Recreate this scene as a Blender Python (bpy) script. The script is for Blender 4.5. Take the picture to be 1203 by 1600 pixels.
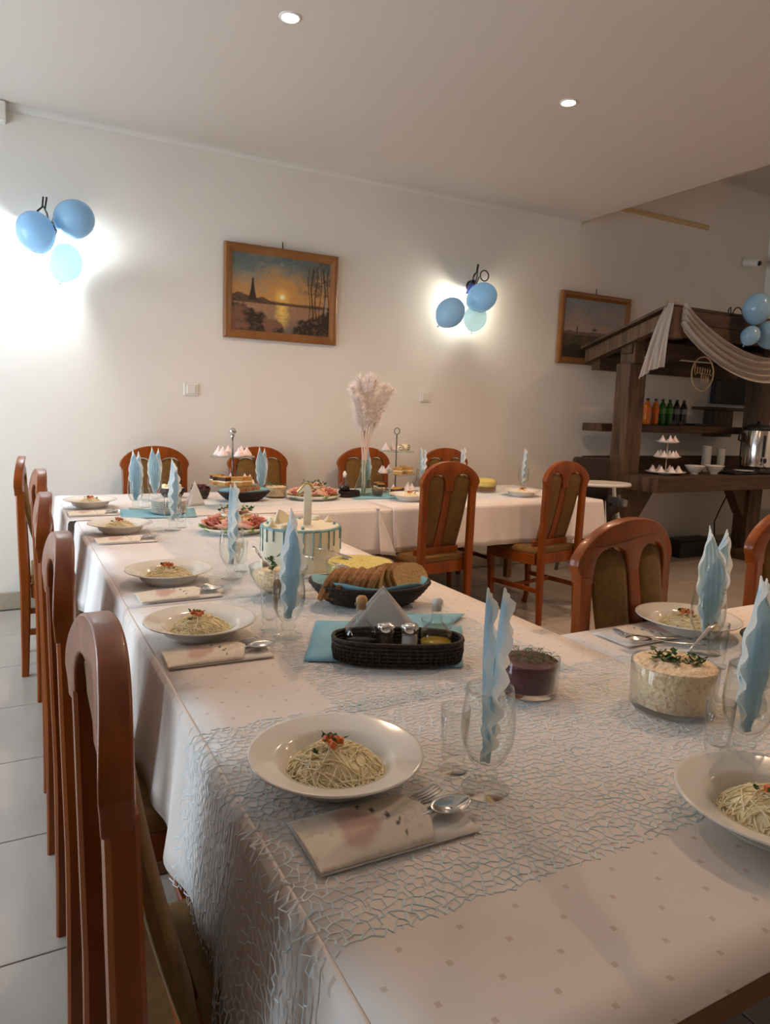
import bpy, bmesh, math, random
import numpy as np
from mathutils import Vector, Matrix

for o in list(bpy.data.objects):
    bpy.data.objects.remove(o, do_unlink=True)
SC = bpy.context.scene
COL = SC.collection
random.seed(7)
RNG = np.random.RandomState(11)

# ------------------------------------------------------------------ camera
H = 1.33                       # eye height, metres
F_PX, CX, CY = 1100.0, 601.5, 793.0
YAW, PITCH, ROLL = math.radians(28.37), math.radians(7.81), math.radians(-1.92)
fwd = Vector((math.sin(YAW) * math.cos(PITCH), math.cos(YAW) * math.cos(PITCH), -math.sin(PITCH)))
right0 = Vector((math.cos(YAW), -math.sin(YAW), 0))
down0 = fwd.cross(right0)
c_right = math.cos(ROLL) * right0 + math.sin(ROLL) * down0
c_down = -math.sin(ROLL) * right0 + math.cos(ROLL) * down0
cam_data = bpy.data.cameras.new('camera')
cam_data.sensor_fit = 'VERTICAL'
cam_data.sensor_height = 36.0
cam_data.lens = F_PX / 1600.0 * 36.0
cam_data.shift_y = (CY - 800.0) / 1600.0
cam_data.clip_start = 0.02
cam = bpy.data.objects.new('camera', cam_data)
COL.objects.link(cam)
m3 = Matrix((c_right, -c_down, -fwd)).transposed()
cam.matrix_world = Matrix.Translation((0, 0, H)) @ m3.to_4x4()
SC.camera = cam

def ray(x, y):
    return c_right * ((x - CX) / F_PX) + c_down * ((y - CY) / F_PX) + fwd
def PZ(x, y, z):               # pixel -> point on the horizontal plane z
    d = ray(x, y); t = (z - H) / d.z
    return Vector((d.x * t, d.y * t, z))
def PY(x, y, yy):              # pixel -> point on the plane y = yy
    d = ray(x, y); t = yy / d.y
    return Vector((d.x * t, yy, H + d.z * t))

# ------------------------------------------------------------------ world, exposure
SC.view_settings.view_transform = 'Standard'
SC.view_settings.look = 'None'
SC.view_settings.gamma = 1.0
SC.view_settings.use_curve_mapping = False
SC.view_settings.exposure = 0.28
W = bpy.data.worlds.new('daylight')
SC.world = W
W.use_nodes = True
wn = W.node_tree.nodes; wl = W.node_tree.links
wbg = wn['Background']
wbg.inputs['Color'].default_value = (0.76, 0.89, 1.0, 1)      # even overcast sky
wbg.inputs['Strength'].default_value = 9.5

XL, XR, YF, YB = -1.75, 7.17, -2.6, 4.947      # room
ZC, ZU, XSTEP = 3.033, 3.718, 4.53             # lowered ceiling, upper ceiling, step
WIN = [(1.5, 2.5, 0.5, 2.2), (3.3, 4.6, 0.5, 2.3)]      # windows in the left wall: y0 y1 z0 z1
for (a, b, c, d) in WIN:                        # sky portals in the window openings
    L = bpy.data.lights.new('window_portal', 'AREA')
    L.shape = 'RECTANGLE'; L.size = b - a; L.size_y = d - c
    L.cycles.is_portal = True
    o = bpy.data.objects.new('window_portal', L); COL.objects.link(o)
    o.location = (XL - 0.02, (a + b) / 2, (c + d) / 2)
    o.rotation_euler = (math.pi / 2, 0, -math.pi / 2)

# ------------------------------------------------------------------ materials
def srgb(r, g, b):
    f = lambda v: ((v / 255.0) / 12.92 if v / 255.0 <= 0.04045 else ((v / 255.0 + 0.055) / 1.055) ** 2.4)
    return (f(r), f(g), f(b), 1)
MATS = {}
def mat(name, col=(.8, .8, .8, 1), rough=.5, metal=0, noise=None, bump=None, coat=0, sheen=0,
        emit=None, coat_r=.12, grain=None, trans=0, ior=1.45, alpha=1, sss=0, attr=None, coord='Object', spec=.5):
    m = bpy.data.materials.new(name); m.use_nodes = True
    nt = m.node_tree; N = nt.nodes; Lk = nt.links
    b = N['Principled BSDF']
    b.inputs['Base Color'].default_value = col
    b.inputs['Roughness'].default_value = rough
    b.inputs['Metallic'].default_value = metal
    b.inputs['Coat Weight'].default_value = coat
    b.inputs['Coat Roughness'].default_value = coat_r
    b.inputs['Sheen Weight'].default_value = sheen
    b.inputs['Transmission Weight'].default_value = trans
    b.inputs['IOR'].default_value = ior
    b.inputs['Alpha'].default_value = alpha
    b.inputs['Specular IOR Level'].default_value = spec
    if sss:
        b.inputs['Subsurface Weight'].default_value = sss
        b.inputs['Subsurface Radius'].default_value = (.01, .008, .006)
    if emit:
        b.inputs['Emission Color'].default_value = emit[0]
        b.inputs['Emission Strength'].default_value = emit[1]
    tc = N.new('ShaderNodeTexCoord')
    def mapped(scale):
        mp = N.new('ShaderNodeMapping'); mp.inputs['Scale'].default_value = scale
        Lk.new(tc.outputs[coord], mp.inputs['Vector']); return mp
    if noise:                    # (scale, colour2, detail, lo, hi)
        t = N.new('ShaderNodeTexNoise'); t.inputs['Scale'].default_value = noise[0]
        t.inputs['Detail'].default_value = noise[2]
        Lk.new(tc.outputs[coord], t.inputs['Vector'])
        r = N.new('ShaderNodeValToRGB')
        r.color_ramp.elements[0].position = noise[3]; r.color_ramp.elements[0].color = col
        r.color_ramp.elements[1].position = noise[4]; r.color_ramp.elements[1].color = noise[1]
        Lk.new(t.outputs['Fac'], r.inputs['Fac']); Lk.new(r.outputs['Color'], b.inputs['Base Color'])
    if grain:                    # (vector scale, colour2)
        mp = mapped(grain[0])
        t = N.new('ShaderNodeTexNoise'); t.inputs['Scale'].default_value = 1; t.inputs['Detail'].default_value = 5
        t.inputs['Distortion'].default_value = .6
        Lk.new(mp.outputs['Vector'], t.inputs['Vector'])
        r = N.new('ShaderNodeValToRGB')
        r.color_ramp.elements[0].position = .32; r.color_ramp.elements[0].color = col
        r.color_ramp.elements[1].position = .68; r.color_ramp.elements[1].color = grain[1]
        Lk.new(t.outputs['Fac'], r.inputs['Fac']); Lk.new(r.outputs['Color'], b.inputs['Base Color'])
    if attr:
        a = N.new('ShaderNodeAttribute'); a.attribute_name = 'Col'
        Lk.new(a.outputs['Color'], b.inputs['Base Color'])
    if bump:                     # (scale, strength)
        t = N.new('ShaderNodeTexNoise'); t.inputs['Scale'].default_value = bump[0]; t.inputs['Detail'].default_value = 3
        Lk.new(tc.outputs[coord], t.inputs['Vector'])
        bp = N.new('ShaderNodeBump'); bp.inputs['Strength'].default_value = bump[1]; bp.inputs['Distance'].default_value = .01
        Lk.new(t.outputs['Fac'], bp.inputs['Height']); Lk.new(bp.outputs['Normal'], b.inputs['Normal'])
    MATS[name] = m
    return m
def glass_mat(name, tint=(.97, .98, .975, 1), gl=(1, 1, 1, 1), ior=1.5):
    """thin clear glass: light passes through, Fresnel reflection on top"""
    m = bpy.data.materials.new(name); m.use_nodes = True
    nt = m.node_tree; N = nt.nodes; N.clear()
    out = N.new('ShaderNodeOutputMaterial'); mx = N.new('ShaderNodeMixShader')
    tr = N.new('ShaderNodeBsdfTransparent')
    cm = N.new('ShaderNodeMix'); cm.data_type = 'RGBA'; cm.inputs[6].default_value = tint; cm.inputs[7].default_value = (tint[0] * .55, tint[1] * .57, tint[2] * .57, 1)
    nt.links.new(cm.outputs[2], tr.inputs['Color'])
    g = N.new('ShaderNodeBsdfGlossy'); g.inputs['Color'].default_value = gl; g.inputs['Roughness'].default_value = .03
    lw = N.new('ShaderNodeLayerWeight'); lw.inputs['Blend'].default_value = .5
    pw = N.new('ShaderNodeMath'); pw.operation = 'POWER'; pw.inputs[1].default_value = 2.4
    fr = N.new('ShaderNodeMath'); fr.operation = 'MULTIPLY_ADD'; fr.inputs[1].default_value = .85; fr.inputs[2].default_value = .022
    nt.links.new(lw.outputs['Facing'], pw.inputs[0]); pw2 = N.new('ShaderNodeMath'); pw2.operation = 'POWER'; pw2.inputs[1].default_value = 4.5; nt.links.new(lw.outputs['Facing'], pw2.inputs[0])
    nt.links.new(pw2.outputs[0], fr.inputs[0]); nt.links.new(pw2.outputs[0], cm.inputs[0])
    nt.links.new(fr.outputs[0], mx.inputs[0]); nt.links.new(tr.outputs[0], mx.inputs[1]); nt.links.new(g.outputs[0], mx.inputs[2])
    nt.links.new(mx.outputs[0], out.inputs['Surface'])
    MATS[name] = m; return m

mat('wall', srgb(232, 227, 219), .9, noise=(1.3, srgb(227, 221, 212), 4, .35, .7), bump=(60, .05))
mat('ceiling', srgb(204, 195, 186), .92)
mat('trim', srgb(214, 208, 200), .7)
mat('tile', srgb(172, 162, 152), .3, noise=(3, srgb(160, 150, 140), 5, .3, .7))
mat('grout', srgb(130, 122, 112), .9)
mat('skirting', srgb(172, 158, 140), .4)
mat('wood', (.29, .066, .004, 1), .35, coat=.22, coat_r=.05, spec=.3, grain=((14, 14, 2.2), (.185, .037, .0025, 1)))
mat('velvet', (.19, .095, .017, 1), .85, sheen=.06, noise=(40, (.13, .065, .012, 1), 3, .3, .7))
mat('frame_wood', (.30, .125, .034, 1), .38, coat=.15, grain=((5, 5, 5), (.23, .088, .022, 1)))
mat('stall_wood', (.135, .075, .036, 1), .6, grain=((22, 22, 3), (.045, .022, .011, 1)), bump=(30, .2))
mat('stall_wood_x', (.09, .046, .022, 1), .6, grain=((2.5, 22, 22), (.036, .017, .008, 1)), bump=(30, .2))
mat('table_wood', (.2, .09, .03, 1), .5)
mat('porcelain', srgb(240, 236, 226), .12, coat=.4)
mat('steel', (.72, .71, .69, 1), .16, 1)
mat('dark_steel', (.16, .15, .14, 1), .3, 1)
mat('iron', (.012, .012, .014, 1), .4)
mat('white_plastic', srgb(226, 222, 212), .4)
mat('grey_plastic', srgb(126, 124, 120), .5)
mat('black_plastic', (.012, .011, .011, 1), .45)
mat('screen', (.008, .009, .011, 1), .15)
def balloon_mat(name, col, tr):
    m = mat(name, col, .22, coat=.4); nt = m.node_tree; N = nt.nodes
    t = N.new('ShaderNodeBsdfTranslucent'); t.inputs['Color'].default_value = col
    mx = N.new('ShaderNodeMixShader'); mx.inputs[0].default_value = tr
    nt.links.new(N['Principled BSDF'].outputs[0], mx.inputs[1]); nt.links.new(t.outputs[0], mx.inputs[2])
    nt.links.new(mx.outputs[0], N['Material Output'].inputs['Surface'])
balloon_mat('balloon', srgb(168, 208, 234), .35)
balloon_mat('balloon_lit', srgb(226, 246, 248), .72)  # paler copy of the balloon colour, with the lamp's glow put into it
mat('paper_blue', srgb(138, 190, 208), .85, noise=(25, srgb(126, 178, 198), 3, .35, .7))
mat('paper_white', srgb(236, 232, 228), .85)
mat('napkin_fan', rough=.8, attr=True)
def translucent(name, w):
    nt = MATS[name].node_tree; N = nt.nodes; t = N.new('ShaderNodeBsdfTranslucent')
    at = [n for n in N if n.type == 'ATTRIBUTE']
    if at: nt.links.new(at[0].outputs['Color'], t.inputs['Color'])
    else: t.inputs['Color'].default_value = N['Principled BSDF'].inputs['Base Color'].default_value
    mx = N.new('ShaderNodeMixShader'); mx.inputs[0].default_value = w
    nt.links.new(N['Principled BSDF'].outputs[0], mx.inputs[1]); nt.links.new(t.outputs[0], mx.inputs[2])
    nt.links.new(mx.outputs[0], N['Material Output'].inputs['Surface'])
translucent('napkin_fan', .42)
mat('painted', rough=.55, attr=True)
mat('paper_print', rough=.8, attr=True)
mat('wicker', (.03, .014, .008, 1), .55, noise=(120, (.012, .006, .004, 1), 2, .3, .7), bump=(150, .5))
mat('noodle', srgb(255, 240, 200), .45, sss=.15)
mat('carrot', srgb(226, 122, 58), .45)
mat('parsley', (.03, .085, .014, 1), .55, noise=(90, (.06, .14, .02, 1), 2, .3, .7))
mat('lettuce', (.14, .26, .03, 1), .5, noise=(40, (.26, .38, .07, 1), 2, .3, .7))
mat('beet', (.10, .004, .014, 1), .35, noise=(120, (.05, .002, .007, 1), 3, .3, .7), bump=(200, .3))
mat('salad', srgb(248, 222, 184), .5, noise=(110, srgb(206, 148, 100), 3, .5, .8), bump=(130, .6))
mat('salad_pale', srgb(246, 222, 188), .5, noise=(120, srgb(200, 166, 112), 3, .42, .72), bump=(140, .6))
mat('cheese', srgb(234, 216, 128), .5, noise=(160, srgb(214, 188, 92), 3, .4, .7), bump=(200, .6))
mat('egg_yolk', srgb(238, 196, 84), .5)
mat('crust', (.24, .095, .026, 1), .7, noise=(40, (.33, .15, .045, 1), 3, .3, .7))
mat('crumb', srgb(214, 176, 118), .85, noise=(150, srgb(190, 146, 88), 3, .35, .7), bump=(200, .4))
mat('ham', srgb(236, 170, 148), .42, noise=(60, srgb(242, 204, 182), 3, .4, .7))
mat('salami', srgb(186, 100, 84), .42, noise=(120, srgb(220, 160, 140), 3, .45, .75))
mat('cheese_slice', srgb(240, 210, 128), .4)
mat('icing', srgb(240, 232, 208), .55)
mat('drip', srgb(128, 174, 178), .3, coat=.3)
mat('gold', srgb(214, 186, 120), .32, .7)
mat('meringue', srgb(244, 222, 220), .7)
mat('meringue_pink', srgb(246, 228, 225), .7)
mat('sponge', srgb(206, 158, 92), .85, noise=(90, srgb(176, 122, 60), 3, .35, .7))
mat('chocolate', (.07, .028, .012, 1), .5)
mat('cream', srgb(240, 226, 188), .6)
mat('cork', srgb(190, 150, 104), .8)
mat('vinegar', (.006, .004, .003, 1), .08)
mat('oil', (.38, .27, .03, 1), .08)
mat('pepper', (.06, .038, .022, 1), .8, noise=(300, (.2, .14, .09, 1), 1, .45, .6))
mat('salt', srgb(236, 230, 226), .8)
mat('orange_drink', (.62, .16, .012, 1), .2)
mat('green_drink', (.02, .10, .022, 1), .2)
mat('cola', (.012, .006, .005, 1), .15)
mat('label_orange', srgb(226, 106, 40), .5)
mat('label_green', srgb(64, 140, 62), .5)
mat('label_grey', srgb(112, 112, 124), .5)
mat('bottle_cap', (.01, .012, .012, 1), .4)
mat('tulle', srgb(206, 196, 186), .9, alpha=.62)
mat('pampas', srgb(248, 238, 232), .95)
mat('stem', srgb(216, 194, 180), .9)
mat('sign_wood', srgb(206, 178, 132), .6)
mat('net', rough=.85, attr=True)
mat('bulb', (1, 1, 1, 1), .5, emit=((1, .93, .8, 1), 30))
mat('spot_lens', (1, 1, 1, 1), .5, emit=((1, .88, .68, 1), 60))
mat('shade_glass', srgb(58, 68, 150), .15, coat=.5, alpha=.85)
mat('brown_leatherette', (.03, .018, .013, 1), .5)
glass_mat('glass')
glass_mat('glass_green', (.90, .96, .93, 1))
glass_mat('window_glass', (.98, .99, 1, 1))

def cloth_mat(name, base, dot, spacing, r):
    m = mat(name, base, .85, sheen=.15)
    nt = m.node_tree; N = nt.nodes; Lk = nt.links; b = N['Principled BSDF']
    g = N.new('ShaderNodeNewGeometry'); mp = N.new('ShaderNodeMapping')
    mp.inputs['Rotation'].default_value = (0, 0, math.radians(45)); mp.inputs['Scale'].default_value = (1 / spacing,) * 3
    Lk.new(g.outputs['Position'], mp.inputs['Vector'])
    v = N.new('ShaderNodeTexVoronoi'); v.voronoi_dimensions = '2D'; v.inputs['Randomness'].default_value = 0
    v.inputs['Scale'].default_value = 1; v.distance = 'MANHATTAN'
    Lk.new(mp.outputs['Vector'], v.inputs['Vector'])
    lt = N.new('ShaderNodeMath'); lt.operation = 'LESS_THAN'; lt.inputs[1].default_value = r / spacing
    Lk.new(v.outputs['Distance'], lt.inputs[0])
    mx = N.new('ShaderNodeMix'); mx.data_type = 'RGBA'
    mx.inputs[6].default_value = base; mx.inputs[7].default_value = dot
    Lk.new(lt.outputs[0], mx.inputs[0]); Lk.new(mx.outputs[2], b.inputs['Base Color'])
    return m
cloth_mat('cloth', srgb(232, 222, 214), srgb(212, 194, 182), .055, .0048)
mat('cloth_plain', srgb(232, 224, 220), .85, sheen=.15)

# ------------------------------------------------------------------ mesh helpers
class MB:
    def __init__(s): s.v = []; s.f = []; s.sm = []
    def add(s, v, f, smooth=False):
        n = len(s.v); s.v += [tuple(p) for p in v]
        s.f += [tuple(i + n for i in q) for q in f]; s.sm += [smooth] * len(f); return s
    def box(s, x0, x1, y0, y1, z0, z1, b=0):
        if b <= 0:
            v = [(x, y, z) for z in (z0, z1) for y in (y0, y1) for x in (x0, x1)]
            return s.add(v, [(0, 2, 3, 1), (4, 5, 7, 6), (0, 1, 5, 4), (2, 6, 7, 3), (0, 4, 6, 2), (1, 3, 7, 5)])
        # chamfered box: rings
        pts = []
        def ring(x0, x1, y0, y1, z, c):
            return [(x0 + c, y0, z), (x1 - c, y0, z), (x1, y0 + c, z), (x1, y1 - c, z), (x1 - c, y1, z), (x0 + c, y1, z), (x0, y1 - c, z), (x0, y0 + c, z)]
        R = [ring(x0 + b, x1 - b, y0 + b, y1 - b, z0, b * .4), ring(x0, x1, y0, y1, z0 + b, b), ring(x0, x1, y0, y1, z1 - b, b), ring(x0 + b, x1 - b, y0 + b, y1 - b, z1, b * .4)]
        for r in R: pts += r
        f = [tuple(range(7, -1, -1)), tuple(range(24, 32))]
        for k in range(3):
            for i in range(8):
                j = (i + 1) % 8; f.append((k * 8 + i, k * 8 + j, k * 8 + 8 + j, k * 8 + 8 + i))
        return s.add(pts, f)
    def lathe(s, prof, seg=24, c=(0, 0, 0), smooth=True, sy=1.0):
        v = []; f = []
        n = len(prof)
        for i in range(seg):
            a = 2 * math.pi * i / seg; ca, sa = math.cos(a), math.sin(a)
            for (r, z) in prof: v.append((c[0] + r * ca, c[1] + r * sa * sy, c[2] + z))
        for i in range(seg):
            j = (i + 1) % seg
            for k in range(n - 1):
                if prof[k][0] < 1e-6 and prof[k + 1][0] < 1e-6: continue
                if prof[k][0] < 1e-6: f.append((i * n + k, j * n + k + 1, i * n + k + 1))
                elif prof[k + 1][0] < 1e-6: f.append((i * n + k, j * n + k, i * n + k + 1))
                else: f.append((i * n + k, j * n + k, j * n + k + 1, i * n + k + 1))
        return s.add(v, f, smooth)
    def tube(s, path, r, seg=8, caps=True, smooth=True, flat=1.0):
        path = [Vector(p) for p in path]; n = len(path)
        rr = r if isinstance(r, (list, tuple)) else [r] * n
        v = []; f = []; up = Vector((0, 0, 1)); prev = None
        for i, p in enumerate(path):
            t = (path[min(i + 1, n - 1)] - path[max(i - 1, 0)]).normalized()
            if prev is None:
                a = t.cross(up) if abs(t.z) < .95 else t.cross(Vector((1, 0, 0)))
            else: a = prev - t * prev.dot(t)
            a.normalize(); b = t.cross(a); prev = a
            for k in range(seg):
                w = 2 * math.pi * k / seg
                v.append(p + a * (math.cos(w) * rr[i]) + b * (math.sin(w) * rr[i] * flat))
        for i in range(n - 1):
            for k in range(seg):
                j = (k + 1) % seg; f.append((i * seg + k, i * seg + j, (i + 1) * seg + j, (i + 1) * seg + k))
        if caps: f += [tuple(range(seg - 1, -1, -1)), tuple(range((n - 1) * seg, n * seg))]
        return s.add(v, f, smooth)
    def sweep(s, path, wx, wn, ch=.25):
        """chamfered rectangular bar along a path that lies in a plane x = const: wx in x, wn across"""
        path = [Vector(p) for p in path]; n = len(path); v = []; f = []
        wxs = wx if isinstance(wx, (list, tuple)) else [wx] * n
        wns = wn if isinstance(wn, (list, tuple)) else [wn] * n
        for i, p in enumerate(path):
            t = (path[min(i + 1, n - 1)] - path[max(i - 1, 0)]).normalized()
            ax = Vector((1, 0, 0)); an = t.cross(ax).normalized()
            a, b = wxs[i] / 2, wns[i] / 2; c = min(a, b) * ch * 2
            for (q, w) in ((-a + c, -b), (a - c, -b), (a, -b + c), (a, b - c), (a - c, b), (-a + c, b), (-a, b - c), (-a, -b + c)):
                v.append(p + ax * q + an * w)
        for i in range(n - 1):
            for k in range(8):
                j = (k + 1) % 8; f.append((i * 8 + k, i * 8 + j, i * 8 + 8 + j, i * 8 + 8 + k))
        f += [tuple(range(7, -1, -1)), tuple(range((n - 1) * 8, n * 8))]
        return s.add(v, f, False)
    def grid(s, fn, nu, nv, smooth=True):
        v = [fn(i / nu, j / nv) for i in range(nu + 1) for j in range(nv + 1)]
        f = [(i * (nv + 1) + j, (i + 1) * (nv + 1) + j, (i + 1) * (nv + 1) + j + 1, i * (nv + 1) + j + 1) for i in range(nu) for j in range(nv)]
        return s.add(v, f, smooth)
    def sphere(s, c, r, seg=16, rings=10, sc=(1, 1, 1)):
        prof = [(0 if k in (0, rings) else r * math.sin(math.pi * k / rings), -r * math.cos(math.pi * k / rings)) for k in range(rings + 1)]
        n0 = len(s.v); s.lathe(prof, seg)
        for i in range(n0, len(s.v)):
            x, y, z = s.v[i]; s.v[i] = (c[0] + x * sc[0], c[1] + y * sc[1], c[2] + z * sc[2])
        return s
    def prism(s, poly, y0, y1, smooth=False):
        """polygon in (x, z), extruded in y"""
        n = len(poly)
        v = [(x, y0, z) for x, z in poly] + [(x, y1, z) for x, z in poly]
        f = [tuple(range(n)), tuple(range(2 * n - 1, n - 1, -1))] + [(i, n + i, n + (i + 1) % n, (i + 1) % n) for i in range(n)]
        return s.add(v, f, smooth)
    def xform(s, M):
        s.v = [tuple(M @ Vector(p)) for p in s.v]; return s
    def mesh(s, name):
        me = bpy.data.meshes.new(name); me.from_pydata(s.v, [], s.f)
        me.polygons.foreach_set('use_smooth', s.sm); me.update(); return me
    def build(s, name, m, parent=None, loc=None, rz=0):
        me = s.mesh(name)
        bm = bmesh.new(); bm.from_mesh(me)
        bmesh.ops.recalc_face_normals(bm, faces=bm.faces); bm.to_mesh(me); bm.free()
        me.materials.append(MATS[m])
        o = bpy.data.objects.new(name, me); COL.objects.link(o)
        if parent: o.parent = parent
        if loc is not None: o.location = loc
        o.rotation_euler.z = rz
        return o
def bevel(o, w, seg=2):
    bm = bmesh.new(); bm.from_mesh(o.data)
    es = [e for e in bm.edges if len(e.link_faces) == 2 and e.calc_face_angle(0) > .6]
    bmesh.ops.bevel(bm, geom=es, offset=w, segments=seg, profile=.5, affect='EDGES', clamp_overlap=True)
    bm.to_mesh(o.data); bm.free(); return o
def smooth(o):
    o.data.polygons.foreach_set('use_smooth', [True] * len(o.data.polygons)); return o
def color_attr(o, cols):
    a = o.data.color_attributes.new('Col', 'FLOAT_COLOR', 'POINT')
    a.data.foreach_set('color', np.asarray(cols, dtype=np.float32).reshape(-1)); return o
def empty(name, loc=(0, 0, 0), rz=0):
    o = bpy.data.objects.new(name, None); COL.objects.link(o); o.empty_display_size = .05
    o.location = loc; o.rotation_euler.z = rz; return o
def tag(o, label, cat, group=None):
    o['label'] = label; o['category'] = cat
    if group: o['group'] = group
    return o
def struct(o):
    o['kind'] = 'structure'; return o
def copy_tree(o, parent=None):
    c = o.copy(); COL.objects.link(c)
    if parent: c.parent = parent
    for ch in list(o.children): copy_tree(ch, c)
    return c
def place(proto, used, loc, rz=0, label=None, group=None, scale=None):
    """the first call uses the prototype itself, the next ones copy it"""
    o = proto if not used.get(proto.name) else copy_tree(proto)
    used[proto.name] = True
    o.location = loc; o.rotation_euler.z = rz
    if scale: o.scale = (scale,) * 3
    if label: o['label'] = label
    if group: o['group'] = group
    return o
USED = {}
# ================================================================== the room
fl = struct(MB().box(XL, XR, YF, YB, -.08, -.006).build('floor', 'grout'))
TS = .53                                        # floor tiles, each a piece of the floor
tile_me = None
x0 = XL + .005
iy = 0
yy = YB
tiles = []
tile_mb = MB().box(-TS / 2 + .002, TS / 2 - .002, -TS / 2 + .002, TS / 2 - .002, -.006, 0, .0015)
tproto = tile_mb.build('tile', 'tile', fl)
first = True
yc = 2.79 - TS / 2                              # a joint lies at y = 2.79
ys = [yc + k * TS for k in range(-10, 5)]
xs = [XL + TS * .5 + k * TS for k in range(17)]
for yv in ys:
    for xv in xs:
        if yv - TS / 2 < YF - .01 or xv + TS / 2 > XR + .3: continue
        a, b = max(yv - TS / 2, YF), min(yv + TS / 2, YB)
        c, d = max(xv - TS / 2, XL), min(xv + TS / 2, XR)
        if b - a < .03 or d - c < .03: continue
        o = tproto if first else tproto.copy()
        if not first: COL.objects.link(o)
        first = False
        o.location = ((c + d) / 2, (a + b) / 2, 0)
        o.scale = ((d - c) / TS, (b - a) / TS, 1)

struct(MB().box(XL - .2, XR + .2, YB, YB + .15, -.1, ZU).build('wall_back', 'wall'))
struct(MB().box(XR, XR + .15, YF, YB, -.1, ZU).build('wall_right', 'wall'))
struct(MB().box(XL - .2, XR + .2, YF - .15, YF, -.1, ZU).build('wall_front', 'wall'))
m = MB()
wy = [YF] + sum([[a, b] for a, b, c, d in WIN], []) + [YB]
for k in range(0, len(wy), 2): m.box(XL - .2, XL, wy[k], wy[k + 1], -.1, ZC)
for (a, b, c, d) in WIN:
    m.box(XL - .2, XL, a, b, -.1, c); m.box(XL - .2, XL, a, b, d, ZC)
struct(m.build('wall_left', 'wall'))
for k, (a, b, c, d) in enumerate(WIN):
    w = MB().box(XL - .005, XL + .12, a - .05, b + .05, c - .04, c).build('window_%d' % (k + 1), 'white_plastic'); struct(w)
    f = MB(); t = .06; X0, X1 = XL - .14, XL - .08
    f.box(X0, X1, a, b, c, c + t).box(X0, X1, a, b, d - t, d).box(X0, X1, a, a + t, c, d).box(X0, X1, b - t, b, c, d).box(X0, X1, (a + b) / 2 - .03, (a + b) / 2 + .03, c, d)
    f.build('window_frame', 'white_plastic', w)
    for h in (0, 1):
        ya = a + t if h == 0 else (a + b) / 2 + .03
        yb = (a + b) / 2 - .03 if h == 0 else b - t
        MB().box(XL - .113, XL - .107, ya, yb, c + t, d - t).build('pane', 'window_glass', w)
ce = struct(MB().box(XL - .2, XSTEP, YF, YB, ZC, ZC + .08).build('ceiling', 'ceiling'))
MB().box(XSTEP - .02, XSTEP, YF, YB, ZC + .08, ZU).build('step_face', 'ceiling', ce)
MB().box(XSTEP - .02, XR + .2, YF, YB, ZU, ZU + .08).build('upper_panel', 'ceiling', ce)
# moulding where the lowered ceiling meets the wall
struct(MB().prism([(0, 0), (0, -.032), (.006, -.036), (.012, -.03), (.022, -.014), (.026, 0)], 0, 1).xform(
    Matrix(((0, XSTEP - XL, 0, XL), (-1, 0, 0, YB), (0, 0, 1, ZC), (0, 0, 0, 1)))).build('trim_1', 'trim'))
struct(MB().box(4.95, 6.19, YB - .025, YB, 3.205, 3.245, .004).build('trim_2', 'sign_wood'))
struct(MB().box(XSTEP, XR, YB - .02, YB, ZU - .04, ZU).build('trim_3', 'trim'))
bb = struct(MB().box(XL, XR, YB - .008, YB, 0, .112).build('baseboard_back', 'grout'))
tp = None
for k in range(28):
    a = XL + k * .33
    if a > XR - .05: break
    b = min(a + .327, XR)
    if tp is None:
        tp = MB().box(0, .327, YB - .014, YB - .008, .002, .112, .002).build('skirting_tile', 'skirting', bb); o = tp
    else:
        o = tp.copy(); COL.objects.link(o)
    o.location = (a, 0, 0); o.scale = ((b - a) / .327, 1, 1)

# ================================================================== lamps
def downlight(x, y, label, z=ZC, watt=None):
    e = empty('ceiling_downlight', (x, y, z)); tag(e, label, 'ceiling light', 'recessed ceiling spotlights')
    MB().lathe([(.036, -.001), (.038, -.006), (.046, -.006), (.05, 0)], 28).build('trim_ring', 'white_plastic', e)
    MB().lathe([(0, -.003), (.033, -.004), (.036, -.001)], 24).build('lens', 'spot_lens', e)
    L = bpy.data.lights.new('spot', 'SPOT'); L.energy = watt or SPOT_W; L.color = (1, .64, .40)
    L.spot_size = math.radians(150); L.spot_blend = .9; L.shadow_soft_size = .035
    lo = bpy.data.objects.new('spot', L); COL.objects.link(lo); lo.location = (0, 0, -.02); lo.parent = e
    return e
SPOT_W = 66
LS = 'small round recessed spotlight glowing in the lowered white ceiling'
for (x, y) in ((1.166, 3.19), (2.772, 3.18), (2.772, 1.45)):
    downlight(x, y, LS)
for (x, y) in ((5.9, 2.1), (5.9, .2)):  # unseen spots added to warm the right end of the room
    downlight(x, y, 'unseen round spotlight added in the higher ceiling to warm the stall end', ZU, 105)

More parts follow.
